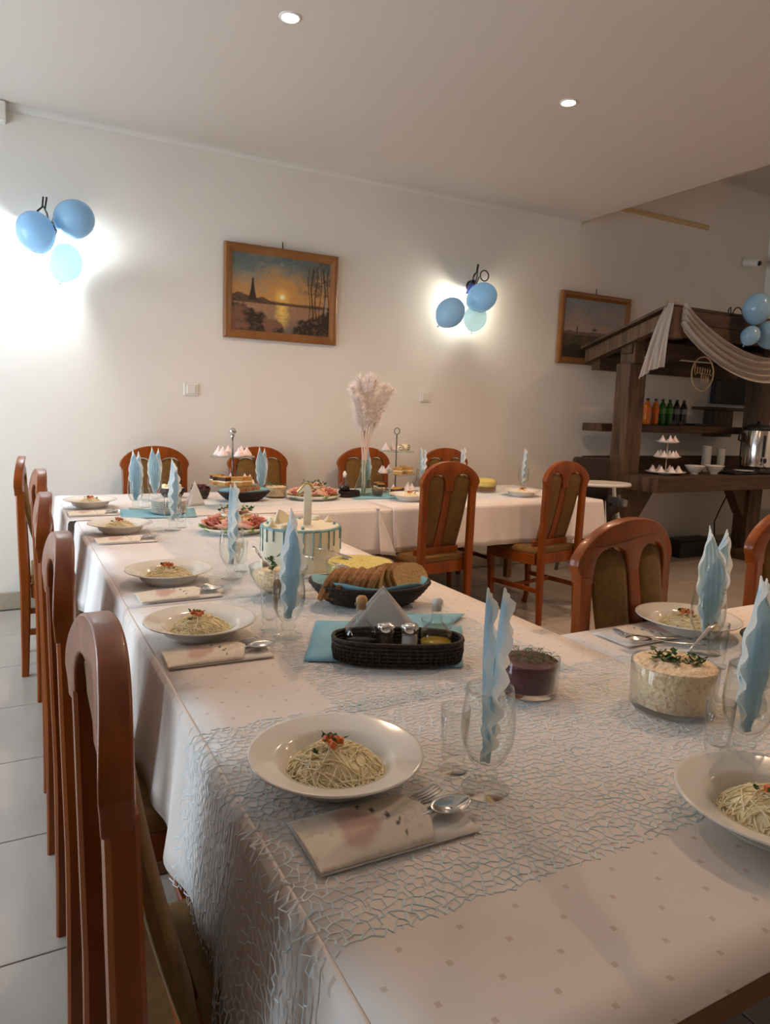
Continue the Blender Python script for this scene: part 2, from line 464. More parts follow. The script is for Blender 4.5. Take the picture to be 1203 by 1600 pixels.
def scroll(m, pts, r=.006): m.tube(pts, r, 8)
def arc(c, r, a0, a1, n, plane='xz', k=0):
    out = []
    for i in range(n + 1):
        a = math.radians(a0 + (a1 - a0) * i / n); q = r
        out.append((c[0] + q * math.cos(a), c[1] + k * i / n, c[2] + q * math.sin(a)))
    return out
def sconce(x, z, label, watt, col):
    e = empty('wall_lamp', (x, YB, z)); tag(e, label, 'wall lamp')
    MB().lathe([(0, 0), (.045, 0), (.05, -.006), (.04, -.016), (.014, -.022), (0, -.022)], 24).xform(Matrix.Rotation(-math.pi / 2, 4, 'X')).build('wall_plate', 'iron', e)
    m = MB()
    m.tube([(0, -.02, 0), (0, -.06, .02), (-.01, -.10, .07), (-.03, -.13, .10), (-.06, -.13, .07), (-.07, -.13, .035)], .006)
    m.build('arm', 'iron', e)
    m = MB()
    m.tube([(.02, -.05, .02), (.03, -.07, .07)] + arc((.075, -.08, .085), .042, 200, -150, 14), .005)
    m.tube([(-.035, -.125, .095), (-.028, -.125, .155)], .005).tube([(-.02, -.11, .09), (-.008, -.11, .16)], .005)
    m.build('scroll', 'iron', e)
    MB().lathe([(.012, .03), (.02, .012), (.024, 0), (.02, -.004)], 20, (-.07, -.13, 0)).build('lamp_cap', 'iron', e)
    MB().lathe([(.018, 0), (.03, -.012), (.042, -.04), (.056, -.075), (.062, -.085), (.06, -.085), (.054, -.074), (.04, -.039), (.028, -.012), (.016, -.002)], 28, (-.07, -.13, 0)).build('lamp_shade', 'shade_glass', e)
    MB().sphere((-.07, -.13, -.07), .028, 16, 10, (1, 1, 1.2)).build('bulb', 'bulb', e)
    L = bpy.data.lights.new('lamp_light', 'POINT'); L.energy = watt; L.color = col; L.shadow_soft_size = .03
    lo = bpy.data.objects.new('lamp_light', L); COL.objects.link(lo); lo.location = (-.07, -.13, -.12); lo.parent = e
    return e
sconce(.27, 2.36, 'black scrolled wall lamp glowing white behind the balloons left of the sunset painting', 34, (.86, .95, 1))
sconce(3.40, 2.36, 'black scrolled wall lamp with blue glass shade between the two paintings', 11, (1, .93, .74))

def balloon(c, r, rot, label, group, m='balloon', s=1.15):
    p = MB()
    prof = []
    for k in range(19):
        t = math.pi * k / 18
        rr = r * math.sin(t); z = -r * s * math.cos(t)
        if z < 0: rr *= 1 - .18 * (-z / (r * s)) ** 2
        prof.append((0 if k in (0, 18) else rr, z))
    p.lathe(prof, 28)
    o = p.build('balloon', m); o.location = c; o.rotation_euler = rot
    k = MB().lathe([(.006, 0), (.004, -.006), (.009, -.016), (.007, -.016)], 10, (0, 0, -r * s)).build('knot', m, o)
    tag(o, label, 'balloon', group)
    return o
def ribbon(o, to):
    o.rotation_euler.to_matrix(); bpy.context.view_layer.update()
    a = o.matrix_world.inverted() @ Vector(to); k = Vector((0, 0, o.bound_box[0][2]))
    MB().tube([k, k.lerp(a, .5) + Vector((0, 0, -.004)), a], .0012, 5).build('ribbon', 'balloon', o)
yb_ = YB - .19
def bal(px, py, rpx, y, rot, label, group, m='balloon', to=None):
    c = PY(px, py, y); depth = (c - Vector((0, 0, H))).dot(fwd)
    o = balloon(c, rpx * depth / F_PX, rot, label, group, m)
    if to: ribbon(o, to)
    return o
LT2 = (3.37, YB - .13, 2.45)
G1 = 'balloons on the wall lamp left of the sunset painting'
bal(56, 364, 28.5, YB - .25, (.5, -.3, 0), 'sky blue balloon under the scrolls of the wall lamp left of sunset painting', G1)
bal(115, 343, 29, YB - .22, (1.2, .9, .4), 'sky blue balloon uppermost of the three left of the sunset painting', G1)
bal(101, 411, 26, YB - .16, (.1, .2, 0), 'pale lit-up blue balloon lowest of three left of sunset painting', G1, 'balloon_lit')
G2 = 'balloons on the wall lamp between the paintings'
bal(703, 489, 22, YB - .24, (.4, .6, 0), 'blue balloon under the blue glass shade between the paintings', G2, to=LT2)
bal(752, 465, 22, YB - .26, (.6, .9, .2), 'blue balloon under the iron ring between the paintings', G2)
bal(742, 497, 18.5, YB - .17, (.2, .1, 0), 'pale glowing blue balloon lowest in the bunch between the paintings', G2, 'balloon_lit')
G3 = 'balloons on the front corner of the wooden stall'
bal(1183, 483, 21.5, 3.80, (.3, -.2, 0), 'blue balloon on top of the bunch on wooden stall roof', G3)
bal(1172, 525, 14, 3.80, (.2, .5, 0), 'smallest blue balloon of the bunch on wooden stall roof', G3)
bal(1202, 524, 20, 3.80, (.2, -.6, 0), 'blue balloon beside the smallest one on wooden stall roof', G3)

# ================================================================== paintings
def fract_noise(u, v, seed, oct=4, sc=4):
    r = np.random.RandomState(seed); out = np.zeros_like(u); amp = 1; tot = 0
    for k in range(oct):
        n = int(sc * 2 ** k) + 2; g = r.rand(n + 2, n + 2)
        x = u * (n - 1); y = v * (n - 1); i = np.clip(x.astype(int), 0, n); j = np.clip(y.astype(int), 0, n)
        fx = x - i; fy = y - j; fx = fx * fx * (3 - 2 * fx); fy = fy * fy * (3 - 2 * fy)
        i1 = np.clip(i + 1, 0, n + 1); j1 = np.clip(j + 1, 0, n + 1)
        out += amp * ((g[i, j] * (1 - fx) + g[i1, j] * fx) * (1 - fy) + (g[i, j1] * (1 - fx) + g[i1, j1] * fx) * fy)
        tot += amp; amp *= .5
    return out / tot
def mixc(c, d, t):
    t = np.clip(t, 0, 1)[..., None]; return c * (1 - t) + np.array(d)[None, :3] * t
def soft(a, k): return np.clip(a * k + .5, 0, 1)
def sunset(u, v):           # v up
    n = fract_noise(u, v, 3, 5, 4); n2 = fract_noise(u, v, 8, 6, 7); n3 = fract_noise(u, v, 31, 3, 46); n4 = fract_noise(u, v, 17, 4, 15)
    c = np.zeros(u.shape + (3,)) + np.array(srgb(190, 140, 84)[:3])
    c = mixc(c, srgb(112, 122, 114), (v - .50) * 2.2 + (n - .5) * 1.6)
    c = mixc(c, srgb(74, 88, 96), (v - .74) * 4 * n); c = mixc(c, srgb(150, 146, 120), (n4 - .5) * 1.6 * (v > .5))
    d = np.hypot((u - .5) * 1.35, v - .48)
    c = mixc(c, srgb(212, 152, 76), .9 - d * 3.0); c = mixc(c, srgb(244, 202, 98), 1 - d * 8); c = mixc(c, srgb(255, 246, 206), 1.5 - d * 34)
    hz = .385
    cw = mixc(np.zeros_like(c) + np.array(srgb(158, 120, 88)[:3]), srgb(246, 206, 104), 1.0 - np.abs(u - .5) * (17 - 12 * n4))
    cw = mixc(cw, srgb(96, 90, 88), (.26 - v) * 4 + (n3 - .5)); cw = mixc(cw, srgb(168, 132, 112), (n3 - .62) * 4)
    c = mixc(c, (0, 0, 0), 0 * u); w_ = soft(hz - v, 120)[..., None]; c = c * (1 - w_) + cw * w_
    ridge = .40 + .07 * fract_noise(u, v * 0, 5, 6, 9) * np.clip((.62 - u) * 3, .15, 1) + .10 * np.clip(1 - np.abs(u - .08) / .14, 0, 1) * n2 * 1.6
    c = mixc(c, srgb(70, 54, 42), soft(ridge - v, 60) * soft(v - hz + .015, 120) * (.75 + .3 * n3))
    sp = .010 + .035 * np.clip((.66 - v) / .26, 0, 1) ** 1.6
    c = mixc(c, srgb(56, 44, 36), soft(sp - np.abs(u - .205), 160) * soft(.69 - v, 60) * soft(v - .4, 80))
    bank = soft(.36 - .62 * np.clip(u - .10, 0, 1) + .14 * (n4 - .5) - v, 22) * soft(.52 - u, 30)
    c = mixc(c, srgb(50, 38, 30), bank); c = mixc(c, srgb(146, 100, 80), bank * np.clip((n2 - .52) * 7, 0, 1) * .75); c = mixc(c, srgb(96, 74, 52), bank * (n3 > .6) * .5)
    bank2 = soft(.13 + .62 * np.clip(u - .64, 0, 1) + .16 * (n4 - .5) - v, 22) * soft(u - .62, 30)
    c = mixc(c, srgb(48, 38, 32), bank2); c = mixc(c, srgb(120, 90, 66), bank2 * (n3 > .64) * .5)
    tree = np.clip((u - .60) * 4, 0, 1) * np.clip((n4 * .6 + n3 * .4 - .46) * 6, 0, 1) * np.clip((v - .22) * 4, 0, 1)
    c = mixc(c, srgb(84, 66, 50), tree * .8)
    for tx, w0 in ((.775, .004), (.81, .007), (.85, .006), (.895, .004), (.935, .008), (.975, .006)):
        c = mixc(c, srgb(44, 35, 28), soft(w0 - np.abs(u - tx - .012 * np.sin(v * 9 + tx * 30)), 300) * soft(v - .2, 60) * soft(.9 - v, 14) * .85)
    c = mixc(c, srgb(150, 156, 160), soft(.012 - np.abs(u - .955), 160) * soft(.5 - v, 14) * soft(v - .3, 20) * .6)
    return c * (.88 + .24 * n3)[..., None]
def meadow(u, v):
    n = fract_noise(u, v, 13, 5, 4); n2 = fract_noise(u, v, 21, 6, 8)
    c = np.zeros(u.shape + (3,)) + np.array(srgb(168, 150, 140)[:3])
    c = mixc(c, srgb(128, 138, 146), (v - .55) * 2.2 + (n - .5)); c = mixc(c, srgb(190, 160, 142), (.62 - v) * 2.4)
    g = v < .40 + .03 * (n - .5)
    c = mixc(c, srgb(66, 62, 44), g * .95); c = mixc(c, srgb(104, 88, 56), g * (n2 > .55) * .7)
    c = mixc(c, srgb(98, 78, 72), ((v >= .39) & (v < .44 + .06 * (n2 - .3))) * .8)
    c = mixc(c, srgb(90, 72, 66), ((np.abs(u - .22) < .012) & (v > .4) & (v < .54)) * .9)
    c = mixc(c, srgb(40, 34, 28), (v < .12 + .2 * n) * .7)
    d = np.hypot((u - .64) * 1.3, (v - .54)); c = mixc(c, srgb(196, 150, 118), 1.6 - d * 22)
    d = np.hypot((u - .50) * 1.1, (v - .50) * 1.5); c = mixc(c, srgb(70, 66, 66), 1.3 - d * 22)
    return c * (.86 + .28 * fract_noise(u, v, 44, 3, 40))[..., None]
def painting(px_corners, fn, name_label, label_canvas):
    a, b = px_corners; x0, x1, z0, z1 = a[0], b[0], b[1], a[1]
    w, h = x1 - x0, z1 - z0; fw = .058; cx_ = (x0 + x1) / 2
    e = empty('framed_painting', (cx_, YB, z0)); tag(e, name_label, 'painting')
    prof = [(0, 0), (0, .026), (.012, .034), (.03, .034), (.046, .024), (fw, .018), (fw, 0)]     # (inward, out from the wall)
    for k, (p, q) in enumerate((((0, 0), (w, 0)), ((w, 0), (w, h)), ((w, h), (0, h)), ((0, h), (0, 0)))):
        m = MB(); dx, dz = q[0] - p[0], q[1] - p[1]; L = math.hypot(dx, dz); tx, tz = dx / L, dz / L; nx, nz = -tz, tx
        v = []
        for end in (0, 1):
            for (i, o_) in prof:
                s_ = i if end == 0 else L - i
                v.append((p[0] + tx * s_ + nx * i - w / 2, -o_ - .002 - .012 * (p[1] + tz * s_ + nz * i) / h, p[1] + tz * s_ + nz * i))
        n = len(prof); f = [(i, (i + 1) % n, n + (i + 1) % n, n + i) for i in range(n)]
        m.add(v, f).build('frame_rail', 'frame_wood', e)
    nu, nv = 180, 128
    u, v = np.meshgrid(np.linspace(0, 1, nu + 1), np.linspace(0, 1, nv + 1), indexing='ij')
    m = MB().grid(lambda s, t: (-w / 2 + fw - .004 + s * (w - 2 * fw + .008), -.018 - .012 * t, fw - .004 + t * (h - 2 * fw + .008)), nu, nv)
    o = m.build('canvas', 'painted', e)
    col = fn(u, v).reshape(-1, 3); color_attr(o, np.hstack([col, np.ones((len(col), 1))]))
    o['label'] = label_canvas
    MB().tube([(0, -.02, h - .002), (0, -.016, h + .03), (.001, -.012, h + .05)], .004, 6).build('hanging_hook', 'iron', e)
    return e
painting(((1.347, 2.436), (2.194, 1.801)), sunset, 'wood-framed painting of a sunset over a lake on white wall', 'orange sun setting over dark lake banks')
painting(((4.346, 2.436), (5.193, 1.808)), meadow, 'wood-framed painting of a grey meadow sky beside the stall roof', 'grey sky above a dark meadow')

def light_switch(x, z, label):
    e = empty('light_switch', (x, YB, z)); tag(e, label, 'light switch')
    MB().box(-.05, .05, -.010, 0, -.043, .043, .004).build('plate', 'white_plastic', e)
    MB().box(-.030, .030, -.016, -.010, -.030, .030, .003).build('rocker', 'white_plastic', e)
light_switch(1.128, 1.432, 'white square light switch on the wall below the sunset painting')
light_switch(3.003, 1.453, 'white square light switch on the wall below the lamp between paintings')
e = empty('alarm_box', (-.005, YB, 2.98)); tag(e, 'small white plastic box fixed high under the ceiling moulding', 'alarm box')
MB().box(-.09, .07, -.06, 0, -.065, .05, .006).build('housing', 'white_plastic', e)
MB().box(-.05, .035, -.064, -.06, -.012, -.006).build('slot', 'grey_plastic', e)
c = PY(1185, 411, 4.78)
e = empty('security_camera', (c.x, c.y, c.z)); tag(e, 'small white security camera high on the wall above the stall', 'camera')
MB().lathe([(0, .16), (.035, .16), (.04, .15), (.04, .02), (.045, 0), (.03, -.01), (0, -.01)], 20).xform(Matrix.Rotation(math.radians(-80), 4, 'X')).build('body', 'white_plastic', e)
MB().sphere((.0, -.005, -.004), .026, 14, 8).build('lens', 'black_plastic', e)
MB().tube([(0, .06, 0), (0, .12, .02), (0, YB - c.y, .02)], .014).build('bracket', 'white_plastic', e)
# ================================================================== chairs
def make_chair():
    e = empty('dining_chair'); tag(e, 'varnished wooden dining chair', 'chair')
    back = lambda z: -.225 - .010 * max(0, (z - .45) / .6)            # stile line in y
    for s in (-1, 1):                                       # rear legs run on as stiles
        zs = [0, .12, .25, .38, .45, .6, .75, .84, .90]
        path = [(s * .185, back(z) if z > .45 else -.225 - .012 * ((.45 - z) / .45) ** 1.6, z) for z in zs]
        MB().sweep(path, [.03, .034, .038, .042, .044, .044, .044, .045, .046], [.032, .036, .04, .042, .042, .04, .038, .036, .036], .16).build('rear_leg', 'wood', e)
    def spl(p, n=4):                                        # Catmull-Rom through the points
        p = [p[0]] + p + [p[-1]]; r_ = []
        for i in range(1, len(p) - 2):
            for k in range(n):
                t = k / n; r_.append(tuple(.5 * (2 * p[i][c] + (p[i + 1][c] - p[i - 1][c]) * t + (2 * p[i - 1][c] - 5 * p[i][c] + 4 * p[i + 1][c] - p[i + 2][c]) * t * t + (3 * p[i][c] - p[i - 1][c] - 3 * p[i + 1][c] + p[i + 2][c]) * t ** 3) for c in (0, 1)))
        return r_ + [p[-1]]
    out = [(.221, .928), (.214, .953), (.192, .983), (.157, 1.011), (.11, 1.035), (.055, 1.049), (0, 1.053)]
    out = spl(out); out = [(.207, .88), (.211, .905)] + out[:-1] + [(-x, z) for x, z in reversed(out)] + [(-.211, .905), (-.207, .88)]
    low = spl([(-.164, .88), (-.162, .925), (-.15, .954), (-.125, .973), (-.09, .977), (-.055, .970), (-.032, .945), (-.024, .88)], 2)
    low = low + [(-x, z) for x, z in reversed(low)]
    o = MB().prism(out + low, -.018, .018).build('crest_rail', 'wood', e); bevel(o, .011, 3); smooth(o); o.data.set_sharp_from_angle(angle=math.radians(38))
    for v in o.data.vertices:
        v.co.y += back(v.co.z) + .018 * (1 - (v.co.x / .21) ** 2) - .005
    # the padded panel leans forward from the crest to the seat
    py = lambda z, x: -.236 + .105 * ((.985 - z) / .5) ** 1.0 - .012 * math.sin(math.pi * min(1, max(0, (.985 - z) / .5))) + .012 * (1 - (x / .16) ** 2)
    def panel(x0t, x1t, x0b, x1b, z0, z1t, th, arch, puff):
        m = MB(); nu, nv = 6, 10
        for side in (1, -1):
            def fn(u, v):
                a = x0t * v + x0b * (1 - v); b = x1t * v + x1b * (1 - v)
                x = a + (b - a) * u
                z = z0 + (z1t - z0) * v + (arch * math.sin(math.pi * u) * v ** 6)
                q = (1 - abs(2 * u - 1) ** 4) * (1 - abs(2 * v - 1) ** 10)
                return (x, py(z, x) + side * (th * .5 + puff * q), z)
            m.grid(fn, nu, nv)
        # rim
        n0 = len(m.v) // 2
        idx = [i * (nv + 1) for i in range(nu + 1)] + [nu * (nv + 1) + j for j in range(1, nv + 1)] + [i * (nv + 1) + nv for i in range(nu - 1, -1, -1)] + [j for j in range(nv - 1, 0, -1)]
        for k in range(len(idx)):
            a, b = idx[k], idx[(k + 1) % len(idx)]; m.f.append((a, b, n0 + b, n0 + a)); m.sm.append(False)
        return m
    for s in (-1, 1):
        p = panel(*( (.024, .160, .03, .145) if s == 1 else (-.160, -.024, -.145, -.03)), .53, .945, .012, .026, .008)
        p.build('back_pad', 'velvet', e)
    panel(-.024, .024, -.03, .03, .50, .94, .022, 0, 0).build('center_splat', 'wood', e)
    MB().box(-.17, .17, -.15, -.125, .485, .535, .006).build('lower_rail', 'wood', e)
    o = MB().prism([(-.225, .455), (.225, .455), (.225, .475), (.205, .495), (-.205, .495), (-.225, .475)], -.20, .225).build('seat', 'velvet', e); bevel(o, .008, 2)
    for v in o.data.vertices:
        if v.co.y < 0: v.co.x *= .90
    MB().box(-.205, .205, .185, .207, .385, .455, .004).box(-.19, .19, -.2, -.18, .385, .455, .004).box(-.208, -.186, -.19, .19, .385, .455, .004).box(.186, .208, -.19, .19, .385, .455, .004).build('apron', 'wood', e)
    for s in (-1, 1):
        path = [(s * .19, .205, 0), (s * .19, .192, .06), (s * .19, .186, .16), (s * .19, .19, .28), (s * .19, .20, .37), (s * .19, .20, .45)]
        MB().sweep(path, [.03, .028, .03, .036, .044, .044], [.034, .03, .032, .04, .05, .05], .16).build('front_leg', 'wood', e)
        MB().box(s * .19 - .009, s * .19 + .009, -.225, .188, .205, .235, .003).build('stretcher', 'wood', e)
    MB().box(-.19, .19, -.012, .008, .208, .232, .003).build('cross_stretcher', 'wood', e)
    return e
chair = make_chair()
def put_chair(x, y, face, label, group):
    """face: degrees, 0 = occupant looks along +y"""
    return place(chair, USED, (x, y, 0), math.radians(face), label, group)
# (x, y) is the chair centre; the crest sits .25 behind it
for (y, dx, a, w_) in ((.93, .325, -90, 'at the setting beside the net overhang'), (1.60, .32, -90, 'facing the dark condiment basket'), (2.33, .32, -91, 'facing the white drip cake'), (3.16, .34, -88, 'facing the meat platter on the long table'), (3.86, .285, -92, 'at the wall end of long table')):
    put_chair(dx, y, a, 'varnished wooden chair with olive velvet pads ' + w_, 'chairs on the open floor side of the long table')
LB = 'varnished wooden chair by the white wall '
for x, w_ in ((.86, 'behind the dark bowl of white salad'), (1.565, 'behind the far meat platter'), (2.40, 'behind the pampas vase'), (3.10, 'behind the layered yellow salad')):
    put_chair(x, 4.575 if x < 3 else 4.525, 180, LB + w_, 'chairs between wall and far table')
LI = 'varnished wooden chair pushed up to the far table front'
put_chair(2.225, 3.635, 8, LI + ' below the tiered stand', 'chairs at the front of the far table')
put_chair(3.105, 3.635, 10, LI + ' nearest the high chair', 'chairs at the front of the far table')
LN = 'varnished wooden chair with olive velvet pads behind the creamy salad bowl'
put_chair(1.59, 1.19, 188, LN, 'chairs behind the near table arm')
put_chair(2.33, 1.19, 188, LN + ', further along the arm', 'chairs behind the near table arm')

# ================================================================== tables under the cloths
T = .76
def table(x0, x1, y0, y1, label, ix=.05, iy=.05):
    e = empty('banquet_table', ((x0 + x1) / 2, (y0 + y1) / 2, 0)); tag(e, label, 'table', 'tables under the white cloths')
    w, d = (x1 - x0) / 2, (y1 - y0) / 2
    MB().box(-w, w, -d, d, .715, .752, .004).build('tabletop', 'table_wood', e)
    for sx in (-1, 1):
        for sy in (-1, 1):
            MB().box(sx * (w - ix) - .025, sx * (w - ix) + .025, sy * (d - iy) - .025, sy * (d - iy) + .025, 0, .715, .004).build('leg', 'table_wood', e)
X0, X1 = .29, 1.255
TL = 'wooden banquet table hidden under white tablecloth, '
table(X0, X1, .395, 1.98, TL + 'carrying the condiment basket')
table(X0, X1, 2.0, 3.60, TL + 'carrying the drip cake')
table(X0, 1.98, 3.63, 4.60, TL + 'carrying the pampas vase', .32, .18)
table(2.0, 3.68, 3.63, 4.60, TL + 'carrying the small yellow salad')
table(1.275, 2.9, .395, 1.345, TL + 'carrying the creamy salad bowl')

# ================================================================== tablecloths
def fold(s, t, A=.03):
    return A * t ** 1.3 * (.55 + .3 * math.sin(s * 17.0) + .25 * math.sin(s * 31.0 + 1.3)) + .012 * t
def cloth(name, rect, paths, drop, label, m='cloth', A=.03, z=T, group=None):
    x0, x1, y0, y1 = rect
    mb = MB()
    n = max(2, int((x1 - x0) / .06)); k = max(2, int((y1 - y0) / .06))
    mb.grid(lambda u, v: (x0 + (x1 - x0) * u, y0 + (y1 - y0) * v, z), n, k)
    for path in paths:
        st = []                                     # (point, normal, s)
        P = [Vector(p).to_2d() for p in path]
        for i in range(len(P) - 1):
            a, b = P[i], P[i + 1]; d = (b - a); L = d.length; d.normalize(); nn = Vector((d.y, -d.x))
            ns = max(2, int(L / .018))
            for j in range(ns + 1):
                q = a + (b - a) * j / ns
                st.append((q, nn, (q.y if abs(d.y) > .5 else q.x) + 0.0))
            if i + 2 < len(P):
                d2 = (P[i + 2] - b).normalized(); n2 = Vector((d2.y, -d2.x))
                for j in range(1, 8):
                    w = j / 8; nv = (nn * (1 - w) + n2 * w).normalized()
                    st.append((b, nv * (1 + .9 * math.sin(math.pi * w)), (b.y if abs(d.y) > .5 else b.x)))
        tt = [0, .006, .015, .04, .1, .2, .32, .45, .58, .72, .86, 1.0]
        dr = drop
        def fn(u, v, st=st):
            q, nn, s = st[int(round(u * (len(st) - 1)))]; t = tt[int(round(v * (len(tt) - 1)))]
            off = (.010 * min(1, t / .015)) + fold(s, t, A) * (1 if nn.length < 1.01 else nn.length)
            zz = z - dr * t if t > .015 else z - (.010 * (t / .015) ** 2)
            p = q + nn.normalized() * off
            return (p.x, p.y, zz)
        mb.grid(fn, len(st) - 1, len(tt) - 1)
    o = mb.build(name, m)
    sol = o.modifiers.new('thickness', 'SOLIDIFY'); sol.thickness = .0016; sol.offset = 1
    tag(o, label, 'tablecloth', group); return o
# paths run with the table on their left hand side seen from outside: outward normal = right of travel
cloth('tablecloth', (.282, 1.265, .388, 2.0), [[(.282, 2.0), (.282, .388)], [(1.265, 1.352), (1.265, 2.0)]], .262,
      'white dotted tablecloth under the condiment basket and the nearest noodle plate')
cloth('tablecloth', (.284, 1.263, 2.001, 3.60), [[(.284, 3.60), (.284, 2.001)], [(1.263, 2.001), (1.263, 3.60)]], .262,
      'white tablecloth under the drip cake and the meat platter', 'cloth_plain', .05)
cloth('tablecloth', (.256, 2.0, 3.62, 4.612), [[(1.28, 3.62), (2.0, 3.62)], [(2.0, 4.612), (.256, 4.612), (.256, 3.62)]], .262,
      'white tablecloth under the pampas vase at the end of the long table', 'cloth_plain', .022)
cloth('tablecloth', (2.001, 3.69, 3.62, 4.612), [[(2.001, 3.62), (3.69, 3.62), (3.69, 4.612), (2.001, 4.612)]], .262,
      'white tablecloth on the far table arm beside the high chair', 'cloth_plain', .022)
cloth('tablecloth', (1.266, 2.91, .388, 1.352), [[(2.91, .388), (2.91, 1.352), (1.275, 1.352)]], .262,
      'white tablecloth on the near table arm under the creamy salad bowl')
# lapped cloth corners that hang as triangles on the front of the far table
def lap(xc, y, w, h, label, lean=0):
    m = MB()
    m.grid(lambda u, v: (xc + w * (u - .12) * v, y - .016 - .045 * v - .03 * abs(u - .6) * v, T + .003 - h * v - .02 * v * (u - .3)), 8, 10)
    m.grid(lambda u, v: (xc + .02 * (u - .5), y - .022 + .05 * v, T + .003), 2, 2)
    o = m.build('cloth_corner', 'cloth_plain'); o.modifiers.new('thickness', 'SOLIDIFY').thickness = .0016
    return o
CT = [o for o in COL.objects if o.name.startswith('tablecloth')]
c1 = lap(1.905, 3.62, .115, .265, ''); c1.parent = CT[2]
m = MB().grid(lambda u, v: (3.70 + .035 * v + .10 * (u - .4) * v, 3.595 - .05 * v + .06 * u * v - .02 * math.sin(u * 5) * v, T - .004 - .50 * v * (1 - .25 * abs(u - .4))), 8, 10)
c2 = m.build('cloth_corner', 'cloth_plain'); c2.modifiers.new('thickness', 'SOLIDIFY').thickness = .0016; c2.parent = CT[3]

# ================================================================== net runners (threads too many to count)
def net(name, s0, s1, y0, y1, cell, rad, mapping, label, seed=1, group=None, keep=.94):
    r = np.random.RandomState(seed); a = cell; h = a * math.sqrt(3) / 2
    ni = int((s1 - s0) / a) + 2; nj = int((y1 - y0) / h) + 2
    I, J = np.meshgrid(np.arange(ni), np.arange(nj), indexing='ij')
    ax = s0 + I * a + (J % 2) * a / 2; ay = y0 + J * h
    bond = a / math.sqrt(3)
    jit = lambda sh: (r.rand(*sh) - .5) * bond * 1.15
    A = np.stack([ax + jit(ax.shape), ay + jit(ax.shape)], -1)
    B = np.stack([ax + jit(ax.shape), ay + bond + jit(ax.shape)], -1)
    P = np.concatenate([A.reshape(-1, 2), B.reshape(-1, 2)]); NA = ni * nj
    ida = lambda i, j: i * nj + j
    E = []
    i, j = I.ravel(), J.ravel()
    E.append(np.stack([ida(i, j), NA + ida(i, j)], 1))
    ok = j > 0
    ii, jj = i[ok], j[ok]
    off = np.where(jj % 2 == 1, 0, -1)
    for d in (0, 1):
        k = ii + off + d; g = (k >= 0) & (k < ni)
        E.append(np.stack([ida(ii[g], jj[g]), NA + ida(k[g], jj[g] - 1)], 1))
    E = np.concatenate(E); E = E[r.rand(len(E)) < keep]
    inb = lambda p: (p[:, 0] > s0) & (p[:, 0] < s1) & (p[:, 1] > y0) & (p[:, 1] < y1)
    E = E[inb(P[E[:, 0]]) & inb(P[E[:, 1]])]
    Q = mapping(P)                                   # world points
    p, q = Q[E[:, 0]], Q[E[:, 1]]
    t = q - p; t /= np.maximum(np.linalg.norm(t, axis=1, keepdims=True), 1e-6)
    up = np.where(((p + q)[:, 2:3] / 2) < T - .008, np.array([[-1., 0, .05]]), np.array([[0.02, 0, 1.]]))
    b = np.cross(t, up); b /= np.linalg.norm(b, axis=1, keepdims=True); c = np.cross(b, t)
    rr = rad * (.65 + .8 * r.rand(len(E)) ** 2)[:, None]
    vs = []
    for end, e_ in ((p - t * rr * .4, 0), (q + t * rr * .4, 1)):
        for ang in (90, 210, 330):
            vs.append(end + b * (np.cos(np.radians(ang)) * rr) + c * (np.sin(np.radians(ang)) * rr * .3))
    V = np.stack(vs, 1).reshape(-1, 3); n = len(E)
    base = (np.arange(n) * 6)[:, None]
    Fq = np.concatenate([base + np.array([[k, (k + 1) % 3, 3 + (k + 1) % 3, 3 + k]]) for k in range(3)], 0)
    me = bpy.data.meshes.new(name)
    me.vertices.add(len(V)); me.vertices.foreach_set('co', V.ravel())
    me.loops.add(Fq.size); me.loops.foreach_set('vertex_index', Fq.ravel())
    me.polygons.add(len(Fq)); me.polygons.foreach_set('loop_start', np.arange(len(Fq)) * 4)
    me.polygons.foreach_set('use_smooth', np.zeros(len(Fq), dtype=bool))
    me.update(calc_edges=True); me.validate()
    me.materials.append(MATS['net'])
    o = bpy.data.objects.new(name, me); COL.objects.link(o)
    mid = (P[E[:, 0]] + P[E[:, 1]]) / 2
    u = (mid[:, 0] - s0) / (s1 - s0); v = (mid[:, 1] - y0) / (y1 - y0)
    nz = fract_noise(u, v, seed + 5, 4, 11); nz2 = fract_noise(u, v, seed + 9, 3, 34)
    w = np.clip((nz - .55) * 5, 0, 1) * .45 + np.clip((nz2 - .68) * 9, 0, 1) * .8
    w = np.clip(w, 0, 1)[:, None]
    col = np.array([srgb(228, 238, 243)[:3]]) * (1 - w) + np.array([srgb(180, 212, 222)[:3]]) * w
    col = np.hstack([col, np.ones((n, 1))]); color_attr(o, np.repeat(col, 6, axis=0))
    o['kind'] = 'stuff'; tag(o, label, 'table runner', group)
    return o
def map_near(P):
    s, y = P[:, 0], P[:, 1]; out = np.zeros((len(P), 3))
    d = np.maximum(0, .282 - s) * 1.4; t = np.clip(d / .262, 0, 1.25)
    fo = .03 * t ** 1.3 * (.55 + .3 * np.sin(y * 17) + .25 * np.sin(y * 31 + 1.3)) + .012 * t
    out[:, 0] = np.where(s >= .282, s, .282 - np.minimum(.022, d * 2) - fo)
    out[:, 1] = y + np.where(d > 0, .02 * np.sin(d * 9 + y * 8) * t, 0)
    out[:, 2] = np.where(s >= .282, T + .0022, T + .0022 - np.maximum(0, d - .004) * (1 + .45 * np.clip((.76 - y) / .07, 0, 1)))
    return out
net('net_runner', .094, 2.3, .603, 1.178, .0138, .0014, map_near, 'white and pale blue net runner hanging over the table edge beside the near noodle plate', 1)
def map_long(P):
    out = np.zeros((len(P), 3)); out[:, :2] = P; out[:, 2] = T + .0022 + .0014 * (P[:, 1] < 1.19); return out
net('net_runner', .535, 1.135, 1.13, 3.55, .0145, .0014, map_long, 'white and pale blue net runner lengthwise under the bread and drip cake', 2)
